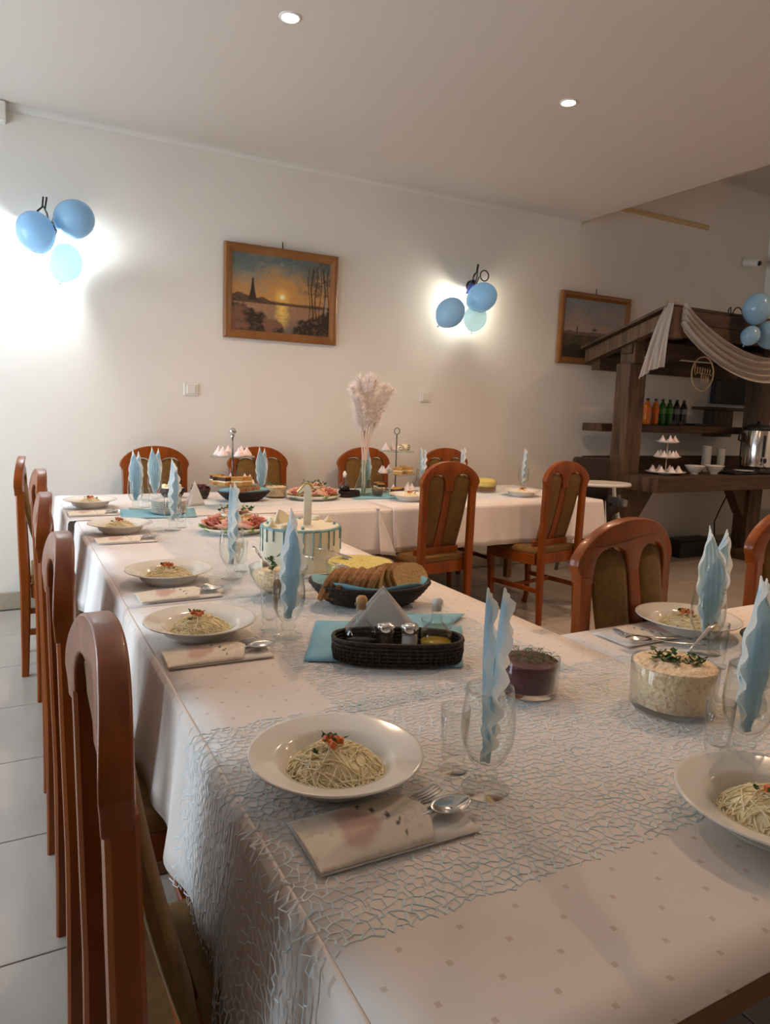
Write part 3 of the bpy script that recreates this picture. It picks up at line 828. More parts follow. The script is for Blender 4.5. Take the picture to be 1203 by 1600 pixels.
net('net_runner', .62, 3.45, 3.86, 4.36, .024, .0018, map_long, 'white and pale blue net runner on the far table under the vase', 3, keep=.96)
# ================================================================== place settings
ZT = T + .005            # things stand on cloth and net
def soup_plate(r=.136):
    prof = [(0, .004), (.070, .004), (.074, 0), (.066, 0), (.070, .001), (.088, .012), (.098, .030), (.132, .040), (.136, .042), (.135, .0445), (.130, .0435), (.098, .0335), (.088, .030), (.082, .016), (.070, .0085), (0, .0075)]
    return MB().lathe([(a * r / .136, b) for a, b in prof], 48).build('soup_plate', 'porcelain')
plate0 = soup_plate(); tag(plate0, 'x', 'plate')
def strands(n, rad, hgt, w, seed, seg=11, sides=4):
    r = random.Random(seed); m = MB()
    for k in range(n):
        a = r.random() * 6.283; rr = rad * math.sqrt(r.random()) * .92
        turn = (r.random() - .5) * 5.5; L = rad * (.5 + r.random() * .9)
        x, y = rr * math.cos(a), rr * math.sin(a); ang = r.random() * 6.283; pts = []
        lift = r.random()
        for i in range(seg):
            d = math.hypot(x, y) / rad
            top = hgt * max(0.02, 1 - d ** 2.2)
            pts.append((x, y, .001 + top * (.55 + .45 * lift) + .0012 * math.sin(i * 1.7 + k)))
            ang += turn / seg + (-1.6 if d > .92 else 0) * .4
            x += math.cos(ang) * L / seg; y += math.sin(ang) * L / seg
            q = math.hypot(x, y) / (rad * .96)
            if q > 1: x /= q; y /= q
        m.tube(pts, w, sides, caps=False)
    m.lathe([(rad * .86, 0)] + [(rad * .86 * math.cos(a), hgt * .8 * math.sin(a)) for a in np.linspace(.1, 1.45, 7)] + [(0, hgt * .8)], 20)
    return m
def leaf_cluster(m, c, n, r, s, rnd, lift=.004):
    for k in range(n):
        a = rnd.random() * 6.283; d = r * math.sqrt(rnd.random())
        x, y, z = c[0] + d * math.cos(a), c[1] + d * math.sin(a), c[2] + rnd.random() * lift
        th = rnd.random() * 6.283; tl = rnd.uniform(-.5, .9); q = s * rnd.uniform(.6, 1.2)
        ux, uy = math.cos(th), math.sin(th)
        pts = [(0, 0, 0), (.35, .38, .15), (.6, .2, .1), (.75, .42, .3), (1, 0, .3 * tl + .3), (.75, -.42, .25), (.6, -.2, .1), (.35, -.38, .1)]
        v = [(x + q * (p * ux - w * uy), y + q * (p * uy + w * ux), z + q * (h + tl * p * .5)) for p, w, h in pts]
        m.add(v, [(0, 1, 2), (0, 2, 4), (2, 3, 4), (0, 4, 6), (4, 5, 6), (0, 6, 7)])
def noodle_nest(seed, garnish=True):
    e = empty('noodle_nest'); tag(e, 'x', 'noodles')
    o = strands(230, .078, .042, .00125, seed).build('noodle_strands', 'noodle', e); o['kind'] = 'stuff'
    rnd = random.Random(seed)
    for k in range(7):
        m = MB(); s = .0045; m.box(-s, s, -s, s, -s, s, .0012)
        a = rnd.random() * 6.28; d = rnd.random() * .016
        o = m.build('carrot_cube', 'carrot', e); o.location = (-.002 + d * math.cos(a), .004 + d * math.sin(a), .043 + rnd.random() * .005); o.rotation_euler = (rnd.random() * 3, rnd.random() * 3, rnd.random() * 3)
    m = MB(); leaf_cluster(m, (-.004, .014, .045), 16, .016, .010, rnd); leaf_cluster(m, (-.03, .0, .038), 4, .01, .009, rnd); leaf_cluster(m, (.026, .006, .04), 2, .006, .008, rnd)
    o = m.build('parsley_bits', 'parsley', e); o['kind'] = 'stuff'
    return e
nest0 = noodle_nest(5)

def pouch():
    """printed paper napkin folded to a pocket, long side along x"""
    e = empty('napkin_pocket'); tag(e, 'x', 'napkin')
    w, h = .235, .118
    u0, v0 = 60, 30
    def pr(u, v):
        n = fract_noise(u, v, 4, 5, 9); c = np.zeros(u.shape + (3,)) + np.array(srgb(238, 226, 208)[:3])
        c = mixc(c, srgb(214, 196, 176), (n > .70) * .6)
        for (a, b, ra, rb, t) in ((.42, .70, .13, .20, .3), (.40, .34, .15, .22, -.3), (.50, .5, .11, .24, 0), (.36, .55, .08, .16, 0)):
            d = np.hypot((u - a + t * (v - b) * .4) / ra, (v - b) / rb) + (n - .5) * .7
            c = mixc(c, srgb(212, 178, 164), (1.1 - d) * 3 * (.5 + .5 * n))
        for k in range(9):
            a, b = .56 + .026 * k, .86 - .085 * k + .12 * (k % 2)
            d = np.hypot((u - a) / .016, (v - b - (u - a) * 3) / .05); c = mixc(c, srgb(96, 92, 74), (1 - d) * 3)
        return c
    U, V = np.meshgrid(np.linspace(0, 1, u0 + 1), np.linspace(0, 1, v0 + 1), indexing='ij')
    cols = pr(U, V).reshape(-1, 3)
    m = MB(); m.grid(lambda u, v: (-w / 2 + w * .74 * u + (.02 * (1 - abs(2 * v - 1)) * u - .01 * u), -h / 2 + h * v, .0045 + .0115 * math.sin(math.pi * v) ** .45 * min(1, .25 + 2.2 * u)), u0, v0)
    o = m.build('printed_front', 'paper_print', e); color_attr(o, np.hstack([cols, np.ones((len(cols), 1))]))
    o['label'] = 'blush floral print on cream paper'
    o.modifiers.new('t', 'SOLIDIFY').thickness = .0008
    for k in range(2):
        z = .0008 + .0016 * k
        MB().grid(lambda u, v: (-w / 2 - .001 * k + w * u, -h / 2 + h * v + (.004 * k if v > .5 else -.001 * k), z + .0012 * math.sin(math.pi * v)), 8, 6).build('paper_layer', 'paper_white', e).modifiers.new('t', 'SOLIDIFY').thickness = .0009
    return e
pouch0 = pouch()
def spoon():
    m = MB()
    def bowl(u, v):
        a = 2 * math.pi * u; rr = v
        x = .034 * rr * math.cos(a); y = .0215 * rr * math.sin(a) * (1 - .12 * math.cos(a))
        return (x, y, .006 + .009 * rr * rr)
    m.grid(bowl, 22, 6)
    m.tube([(-.032, 0, .0145), (-.045, 0, .014), (-.07, 0, .010), (-.11, 0, .0075), (-.14, 0, .0065), (-.165, 0, .006)], [.0042, .0032, .003, .004, .006, .0075], 8, flat=.35)
    o = m.build('spoon', 'steel'); o.modifiers.new('t', 'SOLIDIFY').thickness = .0012
    tag(o, 'x', 'spoon'); return o
def fork():
    m = MB()
    m.tube([(-.02, 0, .012), (-.05, 0, .010), (-.10, 0, .009), (-.14, 0, .009)], [.0045, .003, .004, .007], 8, flat=.35)
    m.grid(lambda u, v: (-.022 + .03 * u, (-.011 + .022 * v) * (.5 + .5 * min(1, u * 2.2)), .012 + .001 * u), 6, 4)
    for k in range(4):
        y = -.0095 + .0063 * k
        m.tube([(.006, y, .013), (.03, y, .0145), (.046, y, .018)], [.0018, .0016, .0009], 6)
    o = m.build('fork', 'steel'); tag(o, 'x', 'fork'); return o
def knife():
    m = MB()
    m.prism([(-.02, -.006), (.05, -.008), (.068, -.004), (.072, .003), (.05, .006), (-.02, .006)], 0, .0016).xform(Matrix(((1, 0, 0, 0), (0, 0, 1, 0), (0, 1, 0, .010), (0, 0, 0, 1))))
    m.tube([(-.02, 0, .011), (-.06, 0, .010), (-.12, 0, .010)], [.005, .006, .007], 8, flat=.5)
    o = m.build('knife', 'steel'); tag(o, 'x', 'knife'); return o
sp0, fk0, kn0 = spoon(), fork(), knife()

def stem_glass():
    prof = [(0, 0), (.036, 0), (.037, .003), (.034, .006), (.016, .011), (.013, .016), (.018, .022), (.019, .028), (.014, .034), (.016, .039), (.028, .052), (.038, .075), (.041, .098), (.040, .125), (.037, .148), (.0355, .163), (.0345, .163), (.036, .147), (.0388, .125), (.0398, .098), (.0366, .076), (.026, .054), (.010, .042), (0, .041)]
    o = MB().lathe(prof, 36).build('stemmed_glass', 'glass'); tag(o, 'x', 'glass'); return o
def small_glass():
    prof = [(0, 0), (.024, 0), (.025, .004), (.019, .009), (.016, .014), (.019, .021), (.020, .03), (.0215, .06), (.024, .105), (.0228, .105), (.0203, .06), (.0175, .034), (.012, .028), (0, .027)]
    o = MB().lathe(prof, 28).build('shot_glass', 'glass'); tag(o, 'x', 'glass'); return o
sg0, sm0 = stem_glass(), small_glass()

def napkin_fan(variant):
    m = MB(); cols = []
    N = 6
    for leaf in (0, 1):
        hgt = (.275, .262)[leaf] if variant != 1 else (.262, .275)[leaf]
        tilt = (-.055, .075)[leaf] * (1.0, .7, 1.4)[variant]
        wid = (.040, .034)[leaf]
        nu, nv = N * 2, 26
        n0 = len(m.v)
        def fn(u, v):
            q = 2 * u - 1
            prof = (.26 + .74 * math.sin(math.pi * min(1, v * .80 + .06)) ** 1.3) if v < .62 else (.26 + .74 * math.sin(math.pi * (.62 * .80 + .06)) ** 1.3) * (1 - ((v - .62) / .38) ** 1.35)
            wv = wid * max(prof, .02) * (1 if v > .12 else .55 + .45 * v / .12)
            wave = .0034 * math.sin(v * 25 + leaf * 2.2 + q * 1.5) * abs(q) ** 4 * min(1, v * 3) * (1 - v) * (1.3 if q > 0 else .5)
            zz = (1 if int(round(u * nu)) % 2 else -1) * (.0032 + .0032 * min(1, v * 1.6)) * (1 - .75 * v ** 4)
            x = q * wv + wave + tilt * v * v * .35
            y = zz + (.010 if leaf else -.010) * (.25 + v) + .010 * math.sin(v * 30 + leaf) * abs(q) ** 4 * (1 - v * .6) - .012 * q * q * v
            return (x, y, .046 + hgt * v - .022 * q * q * v)
        m.grid(fn, nu, nv, False)
        for i in range(nu + 1):
            for j in range(nv + 1):
                q = abs(2 * i / nu - 1); v = j / nv
                edge = 1 if (i in (0, nu) or v > .93) else (.5 if i in (1, nu - 1) else 0)
                c = np.array(srgb(206, 230, 241)[:3]) * (1 - edge) + np.array(srgb(250, 247, 240)[:3]) * edge
                cols.append((*c, 1))
    o = MB.build(m, 'napkin_fan', 'napkin_fan'); color_attr(o, cols)
    tag(o, 'x', 'napkin'); return o
fans = [napkin_fan(0), napkin_fan(1), napkin_fan(2)]

def plate_setting(c, group_key, where, nest_rz):
    place(plate0, USED, (c[0], c[1], ZT - .002 if c[1] > .6 else T + .003), nest_rz, 'white wide-rimmed soup plate ' + where, 'soup plates ' + group_key)
    place(nest0, USED, (c[0], c[1], ZT + .008), nest_rz, 'nest of thin noodles with carrot and parsley ' + where, 'noodles ' + group_key)
def pocket_setting(c, rz, group_key, where, cut=True):
    place(pouch0, USED, (c[0], c[1], ZT), rz, 'cream paper napkin pocket with blush floral print ' + where, 'napkin pockets ' + group_key)
    if cut:
        M = Matrix.Translation((c[0], c[1], ZT + .009)) @ Matrix.Rotation(rz, 4, 'Z')
        for pr, off, a, lab in ((sp0, (.102, -.008, -.0072), .12, 'steel spoon sticking out of the napkin pocket '), (fk0, (.060, .026, -.0085), .16, 'steel fork tucked in the napkin pocket '), (kn0, (.050, .010, -.0095), .14, 'steel knife tucked in the napkin pocket ')):
            place(pr, USED, M @ Vector(off), rz + a, lab + where, lab.split(' tucked')[0].split(' sticking')[0] + 's ' + group_key)
def glass_setting(c, rz, var, group_key, where, small=None, fan=True, z=ZT):
    place(sg0, USED, (c[0], c[1], z), rz, 'short-stemmed glass holding a blue napkin fan ' + where, 'stemmed glasses ' + group_key)
    if fan: place(fans[var], USED, (c[0], c[1], z), rz, 'pale blue napkin pleated into a fan ' + where, 'napkin fans ' + group_key)
    if small: place(sm0, USED, (small[0], small[1], z), 0, 'small footed vodka glass ' + where, 'small glasses ' + group_key)
W1 = 'beside the beetroot bowl'
plate_setting((.434, .937), 'a', W1, .3); pocket_setting((.437, .780), -.02, 'a', W1)
glass_setting((.623, .804), .9, 0, 'a', W1, (.613, .876))
SET = [('facing the condiment basket', (.408, 1.698, .8), (.408, 1.540, -.04), (.603, 1.603, .5, 1, (.578, 1.672))),
       ('facing the drip cake', (.447, 2.276, 1.9), (.437, 2.085, .02), (.643, 2.244, 1.1, 2, (.70, 2.33))),
       ('near the plate stack', (.429, 3.239, .5), (.42, 3.015, 0), (.649, 3.21, .9, 1, (.70, 3.27))),
       ('at the corner of the far table', (.388, 4.067, 2.6), (.375, 3.79, 0), (.600, 3.93, .3, 0, (.66, 3.98)))]
for w_, p_, k_, g_ in SET:
    plate_setting(p_[:2], 'along the long table', w_, p_[2]); pocket_setting(k_[:2], k_[2], 'along the long table', w_)
    glass_setting(g_[:2], g_[2], g_[3], 'along the long table', w_, g_[4])
WR = 'in front of the creamy salad bowl'
plate_setting((.945, .553), 'near arm front', WR, 2.2)
glass_setting((1.092, .704), -.1, 0, 'near arm front', WR, (1.035, .715))
WN = 'behind the creamy salad bowl'
plate_setting((1.615, 1.24), 'near arm back', WN, 1.2)
glass_setting((1.50, 1.095), -.35, 2, 'near arm back', WN, (1.44, 1.02))
place(pouch0, USED, (1.468, 1.262, ZT), math.pi + .02, 'cream paper napkin pocket with blush floral print ' + WN, 'napkin pockets near arm back')
place(sp0, USED, (1.37, 1.185, ZT + .010), math.pi - .5, 'steel spoon sticking out of the napkin pocket ' + WN)
place(fk0, USED, (1.40, 1.215, ZT + .006), math.pi - .45, 'steel fork tucked in the napkin pocket ' + WN)
for (x, y, a, v, w_) in ((.752, 4.22, .1, 0, 'beside the white lumpy salad'), (1.42, 4.30, .05, 0, 'behind the oval basket'), (2.17, 4.32, 0, 1, 'behind the pampas vase'), (2.60, 4.28, 1.2, 1, 'beside the ring-handled tiered stand'), (2.97, 4.32, .9, 2, 'beside the layered yellow salad'), (3.47, 4.22, .6, 2, 'nearest the high chair')):
    glass_setting((x, y), a, v, 'on the wall side of the far table', w_)
for (x, y, w_) in ((2.284, 3.90, 'below the ring-handled tiered stand'), (3.215, 3.92, 'nearest the high chair')):
    plate_setting((x, y), 'at the front of the far table', w_, x)

# ================================================================== glass bowls of salad
def heap(r, h, z0, m, rough=.0035, seed=1, dome=.6):
    """salad filling: body in the bowl with an uneven top"""
    rnd = np.random.RandomState(seed); b = MB(); S, K = 40, 12
    ph = rnd.rand(6) * 6.28
    def fn(u, v):
        a = 2 * math.pi * u; d = min(1, v * 2) if v <= .5 else 1
        bump = sum(math.sin(a * (k + 2) * (1 if k % 2 else -1) + d * 9 * (k + 1) * .7 + ph[k]) for k in range(6)) / 6
        if v <= .5:
            return (r * d * math.cos(a), r * d * math.sin(a), z0 + h + h * .12 * dome * (1 - d * d) + rough * bump * 1.6 * (1 - d ** 6))
        t = (v - .5) * 2
        return (r * math.cos(a) * (1 - .06 * t), r * math.sin(a) * (1 - .06 * t), z0 + h * (1 - t))
    b.grid(fn, S, K * 2); b.grid(lambda u, v: (r * .94 * v * math.cos(2 * math.pi * u), r * .94 * v * math.sin(2 * math.pi * u), z0), S, 2)
    return b.build('salad', m)
def straight_bowl(r, h, lean=.02):
    t = .003
    return MB().lathe([(0, 0), (r * (.96 - lean), 0), (r * (1 - lean), .004), (r, h), (r - t * .5, h + .0015), (r - t, h), (r - t - r * lean, .009), (0, .008)], 48)
def bowl(name, mb, c, label, m='glass'):
    o = mb.build(name, m); o.location = c; tag(o, label, 'bowl'); return o
c = (.938, 1.088, ZT)
bowl('glass_bowl', straight_bowl(.064, .073), c, 'straight clear glass bowl of dark beetroot beside a napkin glass', 'glass')
o = heap(.060, .055, .0095, 'beet', .003, 2); o.location = c; tag(o, 'dark red grated beetroot with dill in a glass bowl', 'salad'); o.name = 'beetroot_salad'
m = MB(); rr = random.Random(3)
for k in range(60):
    a = rr.random() * 6.28; d = .048 * math.sqrt(rr.random()); x, y = d * math.cos(a), d * math.sin(a); th = rr.random() * 6.28
    m.tube([(x, y, .071), (x + .009 * math.cos(th), y + .009 * math.sin(th), .076 + .006 * rr.random()), (x + .02 * math.cos(th + .4), y + .02 * math.sin(th + .4), .073 + .004 * rr.random())], .0006, 4, caps=False)
q = m.build('dill', 'parsley', o); q['kind'] = 'stuff'
c = (1.155, .905, ZT)
bowl('glass_bowl', straight_bowl(.083, .088), c, 'wide clear glass bowl of creamy salad with parsley and spoon')
o = heap(.0785, .078, .0095, 'salad', .005, 4, 1.0); o.location = c; o.name = 'creamy_salad'; tag(o, 'creamy chopped vegetable salad with parsley in wide glass bowl', 'salad')
m = MB(); leaf_cluster(m, (-.012, .004, .094), 26, .02, .017, rr, .012); leaf_cluster(m, (.028, -.018, .093), 22, .022, .016, rr, .01); leaf_cluster(m, (-.03, .02, .094), 14, .014, .016, rr, .016)
q = m.build('parsley', 'parsley', o); q['kind'] = 'stuff'
def serving_spoon(a, b, label):
    """tablespoon standing in a bowl: tip a, end of the handle b"""
    a, b = Vector(a), Vector(b); d = b - a; m = MB()
    L = d.length; X = d.normalized(); Y = Vector((0, 0, 1)).cross(X).normalized(); Z = X.cross(Y)
    m.tube([(.05, 0, 0), (.08, 0, .003), (L * .6, 0, .0), (L * .85, 0, -.004), (L, 0, -.008)], [.004, .003, .004, .0065, .008], 8, flat=.35)
    m.grid(lambda u, v: (.028 + .03 * v * math.cos(6.2832 * u), .019 * v * math.sin(6.2832 * u), -.008 + .009 * v * v), 18, 5)
    m.xform(Matrix((X, Y, Z)).transposed().to_4x4())
    o = m.build('serving_spoon', 'steel'); o.location = a; tag(o, label, 'spoon'); o.modifiers.new('t', 'SOLIDIFY').thickness = .001; return o
p0 = PZ(1058, 1032, .845); p1 = PY(1116, 968, p0.y + .015)
serving_spoon((p0.x - .02, p0.y - .01, .825), p1, 'steel serving spoon standing in the creamy salad with parsley')

# rounded bowl with pale salad behind the second place setting, shallow bowl of grated cheese
c = (.715, 1.99, ZT)
rb = [(0, 0), (.03, 0), (.04, .004), (.068, .03), (.084, .062), (.090, .088), (.0885, .0895), (.087, .088), (.081, .062), (.065, .032), (.036, .008), (0, .006)]
bowl('glass_bowl', MB().lathe(rb, 40), c, 'rounded clear glass bowl of pale salad between napkin glass and drip cake')
o = MB().lathe([(0, .008), (.035, .010), (.064, .033), (.079, .062), (.078, .068), (.06, .076), (.03, .082), (0, .083)], 36).build('pale_salad', 'salad_pale'); o.location = c; tag(o, 'pale chopped salad with a parsley sprig in rounded bowl', 'salad')
m = MB(); rr = random.Random(9)
m.tube([(-.03, -.022, .07), (-.028, -.024, .09), (-.03, -.024, .112)], .0012, 5)
for z in (.092, .102, .112, .122): leaf_cluster(m, (-.03, -.024, z - .006), 9, .013, .016, rr, .008)
q = m.build('parsley', 'parsley', o); q['kind'] = 'stuff'
serving_spoon((.70, 2.01, .815), (.665, 2.07, .905), 'steel serving spoon leaning in the rounded bowl of pale salad')
c = (1.005, 2.02, ZT)
bowl('glass_bowl', straight_bowl(.112, .075, .03), c, 'broad clear glass bowl of grated yellow cheese salad behind the bread')
o = heap(.106, .066, .009, 'cheese', .003, 7, .5); o.location = c; o.name = 'cheese_salad'; tag(o, 'grated pale yellow cheese salad filling a broad glass bowl', 'salad')
p = PY(605, 917, 1.93); serving_spoon((.925, 1.915, .842), PY(478, 865, 1.99), 'steel serving spoon lying across the cheese salad towards the napkin glass')
serving_spoon((1.0, 2.05, .838), PY(498, 853, 2.12), 'second steel serving spoon lying across the cheese salad beside the cake')

# ================================================================== condiment basket on blue napkins
def sheet(name, pts, z, label, m='paper_blue', group=None, wob=.002):
    a, b, c_, d = [Vector((p[0], p[1], 0)) for p in pts]
    mb = MB().grid(lambda u, v: tuple((a * (1 - u) + b * u) * (1 - v) + (d * (1 - u) + c_ * u) * v + Vector((0, 0, z + wob * math.sin(5 * u + 3 * v) ** 2))), 10, 10)
    o = mb.build(name, m); o.modifiers.new('t', 'SOLIDIFY').thickness = .0008; tag(o, label, 'napkin', group); return o
sheet('paper_napkin', ((.575, 1.425), (.885, 1.245), (1.055, 1.50), (.72, 1.70)), ZT + .001, 'light blue paper napkin spread under the dark condiment basket')
sheet('paper_napkin', ((.70, 1.52), (.90, 1.42), (1.125, 1.585), (.86, 1.70)), ZT + .0045, 'light blue paper napkin lapping out behind the oil bottle')
bc = Vector((.775, 1.352, ZT + .004)); brz = -.46
e = empty('condiment_basket', bc, brz); tag(e, 'dark brown oval woven basket holding oil, salt and pepper', 'basket')
def oval(w, d, z, n=44, k=2.6):
    out = []
    for i in range(n):
        a = 2 * math.pi * i / n; ca, sa = math.cos(a), math.sin(a)
        out.append((w * math.copysign(abs(ca) ** (2 / k), ca), d * math.copysign(abs(sa) ** (2 / k), sa), z))
    return out
m = MB(); w, d = .148, .064
m.add(oval(w * .96, d * .94, .003), [tuple(range(44))]); m.build('basket_bottom', 'wicker', e)
for k in range(5):
    r_ = oval(w * (.965 + .008 * k), d * (.95 + .012 * k), .005 + .0088 * k); MB().tube(r_ + r_[:2], .0046, 8, caps=False).build('woven_band', 'wicker', e)
st = oval(w, d, 0, 64); m = MB()
for (x, y, z) in st: m.tube([(x * .985, y * .975, .002), (x * 1.012, y * 1.02, .024), (x * 1.0, y * 1.0, .047)], .0026, 5)
m.build('stakes', 'wicker', e)
r_ = oval(w * 1.0, d * 1.0, .049); MB().tube(r_ + r_[:2], .0052, 8, caps=False).build('rim', 'wicker', e)
BM = Matrix.Translation(bc) @ Matrix.Rotation(brz, 4, 'Z')
def cruet(local, liquid, lvl, label, stop, rz=0):
    e = empty('cruet_bottle', BM @ Vector(local)); tag(e, label, 'bottle')
    MB().lathe([(0, 0), (.035, 0), (.038, .004), (.038, .045), (.035, .058), (.022, .072), (.0135, .082), (.0125, .112), (.016, .116), (.016, .119), (.0115, .119), (.0105, .084), (.02, .07), (.033, .056), (.0362, .045), (.0362, .006), (0, .005)], 32).build('bottle_glass', 'glass', e)
    MB().lathe([(0, .006), (.0355, .0065), (.0355, lvl), (0, lvl + .0005)], 28).build('liquid', liquid, e)
    MB().lathe([(0, .106), (.0095, .106), (.011, .121), (.013, .122), (.0135, .130), (.009, .136), (0, .137)], 18).build('stopper', stop, e)
cruet((-.085, .004, .006), 'vinegar', .038, 'round glass cruet of dark vinegar with cork stopper in the basket', 'cork')
cruet((.088, .006, .006), 'oil', .034, 'round glass cruet of golden oil with frosted stopper in the basket', 'white_plastic')
def shaker(local, fill, label):
    e = empty('shaker', BM @ Vector(local)); tag(e, label, 'shaker')
    MB().lathe([(0, 0), (.02, 0), (.021, .003), (.019, .062), (.0175, .062), (.019, .004), (0, .003)], 12, smooth=False).build('jar_glass', 'glass', e)
    MB().lathe([(0, .004), (.0182, .0045), (.0172, .05), (0, .051)], 20).build('filling', fill, e)
    MB().lathe([(.0205, .058), (.021, .070), (.019, .075), (.008, .077), (0, .077)], 24).build('lid', 'steel', e)
shaker((-.028, -.004, .006), 'pepper', 'glass shaker of ground pepper with steel lid in the basket')
shaker((.026, -.006, .006), 'salt', 'glass shaker of white salt with steel lid in the basket')
# folded white napkin standing as a triangle behind the cruets
def tri_napkin(c, w, h, rz, label, m='paper_white'):
    e = MB()
    for s in (-1, 1):
        e.grid(lambda u, v: ((-.5 + u) * w * (1 - v), s * .012 * (1 - v) + .004 * math.sin(u * 6) * (1 - v), h * v), 8, 8)
        e.grid(lambda u, v: ((-.46 + .92 * u) * w * (1 - v), s * (.012 * (1 - v) + .005), h * v * .93), 8, 8)
    o = e.build('folded_napkin', m, None, c, rz); o.modifiers.new('t', 'SOLIDIFY').thickness = .0008; tag(o, label, 'napkin'); return o
tri_napkin((.80, 1.478, ZT + .007), .225, .135, -.46, 'folded white paper napkin standing as a triangle behind the cruets')
# upturned small glass saucer-dish behind the oil
o = MB().lathe([(0, .004), (.02, .004), (.036, .02), (.042, .042), (.0405, .043), (.034, .022), (.02, .006), (0, .006)], 28).build('glass_dish', 'glass'); o.location = (.945, 1.45, ZT + .006); tag(o, 'small empty clear glass dish behind the oil cruet', 'dish')

# ================================================================== bread basket
bx = Vector((.93, 1.80, ZT + .003)); brz2 = -.42
e = empty('bread_basket', bx, brz2); tag(e, 'dark oval woven bread basket lined with a blue napkin', 'basket')
w, d = .165, .085
MB().add(oval(w * .7, d * .7, .004), [tuple(range(44))]).build('basket_bottom', 'wicker', e)
for k in range(7):
    t = k / 6; r_ = oval(w * (.70 + .36 * t ** .8), d * (.70 + .36 * t ** .8), .006 + .047 * t + 0); r_ = [(x, y, z + .012 * t * abs(x / w) ** 2) for x, y, z in r_]
    MB().tube(r_ + r_[:2], .0058, 8, caps=False).build('woven_band', 'wicker', e)
m = MB(); m.grid(lambda u, v: (w * 1.02 * math.cos(6.2832 * u) * (.45 + .58 * v), d * 1.02 * math.sin(6.2832 * u) * (.45 + .58 * v), .013 + .056 * v ** 2 + .006 * math.sin(u * 31) * v), 56, 6)
o = m.build('blue_napkin', 'paper_blue', e); o.modifiers.new('t', 'SOLIDIFY').thickness = .0008; o['label'] = 'blue napkin lining the basket'
bb2 = copy_tree(e); bb2.location = (1.69, .985, ZT + .003); bb2.rotation_euler.z = .15; bb2['label'] = 'dark oval woven basket with blue napkin behind the creamy salad'
BB = Matrix.Translation(bx) @ Matrix.Rotation(brz2, 4, 'Z')
def bread_slice():
    pts = [(-.048, 0), (.048, 0), (.052, .014), (.053, .034), (.046, .050), (.03, .060), (0, .064), (-.03, .060), (-.046, .050), (-.053, .034), (-.052, .014)]
    o = MB().prism(pts, -.006, .006).build('bread_slice', 'crust'); bevel(o, .0025, 2); tag(o, 'x', 'bread')
    inn = [(x * .92, .003 + z * .92) for x, z in pts]
    MB().prism(inn, -.0066, .0066).build('crumb', 'crumb', o)
    return o
bs0 = bread_slice()
BL = 'slice of wheat bread standing in a row in the bread basket'
for k in range(10):
    p = BB @ Vector((-.128 + .0145 * k, -.003 + .003 * (k % 3), .020 + .004 * (k % 2) - .00 * k))
    o = place(bs0, USED, p, brz2 + 1.25 + .04 * (k % 3), BL, 'bread slices in a row', 1.32); o.rotation_euler.x = .38
for k, (dx, dy, a, tl) in enumerate(((.035, .012, 1.25, -.05), (.06, .02, .6, .25), (.085, .012, .5, .35), (.112, .01, .55, .5), (.130, .006, .6, .6))):
    o = place(bs0, USED, BB @ Vector((dx, dy, .026 + .004 * k)), brz2 + a, 'slice of wheat bread leaning loosely at the end of the bread basket', 'bread slices leaning loosely', 1.3); o.rotation_euler.x = -tl

# ================================================================== drip cake
cc = Vector((.912, 2.312, ZT))
e = empty('drip_cake', cc); tag(e, 'tall round white cake with pale blue icing drips and number topper', 'cake')
MB().lathe([(0, 0), (.165, 0), (.166, .004), (.165, .008), (0, .008)], 48).build('cake_board', 'white_plastic', e)
MB().lathe([(0, .008), (.140, .008), (.1405, .012), (.1405, .148), (.138, .155), (.132, .157), (0, .157)], 64).build('cake_body', 'icing', e)
m = MB().lathe([(.1335, .1572), (.138, .157), (.1422, .152), (.1415, .149), (.1395, .149)], 64)
m.build('icing_ring', 'drip', e)
rr = random.Random(4)
for k in range(26):
    a = 2 * math.pi * k / 26 + rr.uniform(-.06, .06); L = rr.uniform(.03, .105); ca, sa = math.cos(a), math.sin(a)
    MB().tube([(.139 * ca, .139 * sa, .156), (.1425 * ca, .1425 * sa, .148), (.1425 * ca, .1425 * sa, .152 - L * .6), (.1425 * ca, .1425 * sa, .152 - L), (.1415 * ca, .1415 * sa, .149 - L)], [.0022, .0026, .0018, .0024, .001], 8).build('drip', 'drip', e)
for k in range(12):
    a = 2 * math.pi * k / 12 + .2; q = .118
    if k in (9, 10): continue
    s = MB()
    if k % 3 == 0: s.lathe([(0, 0), (.018, 0), (.015, .006), (.009, .014), (.0, .024)], 14)
    elif k % 3 == 1: s.lathe([(0, 0), (.014, 0), (.016, .004), (.014, .008), (.016, .012), (.013, .016), (0, .017)], 14)
    else: s.sphere((0, 0, .004), .006, 12, 8)
    s.build('cream_dot', ('cream', 'icing', 'drip')[k % 3], e, (q * math.cos(a), q * math.sin(a), .157))
# topper: a figure one standing on the cake
pts = [(-.014, .0), (.014, 0), (.014, .135), (.004, .148), (-.008, .148), (-.034, .118), (-.030, .105), (-.014, .118)]
o = MB().prism(pts, -.007, .007).build('number_topper', 'icing', e, (.02, -.01, .155), -.5); bevel(o, .003, 2); o['label'] = 'ivory figure one standing on top'
o2 = MB().tube([(x * 1.03, 0, z) for x, z in pts[2:8]], .0045, 8).build('gold_edge', 'gold', o); o2.location = (0, -.004, 0)
m = MB().prism([(-.05, 0), (.05, 0), (.045, .02), (.0, .045), (-.02, .05)], -.003, .003); m.build('wafer_shard', 'icing', e, (-.055, .05, .157), .6)
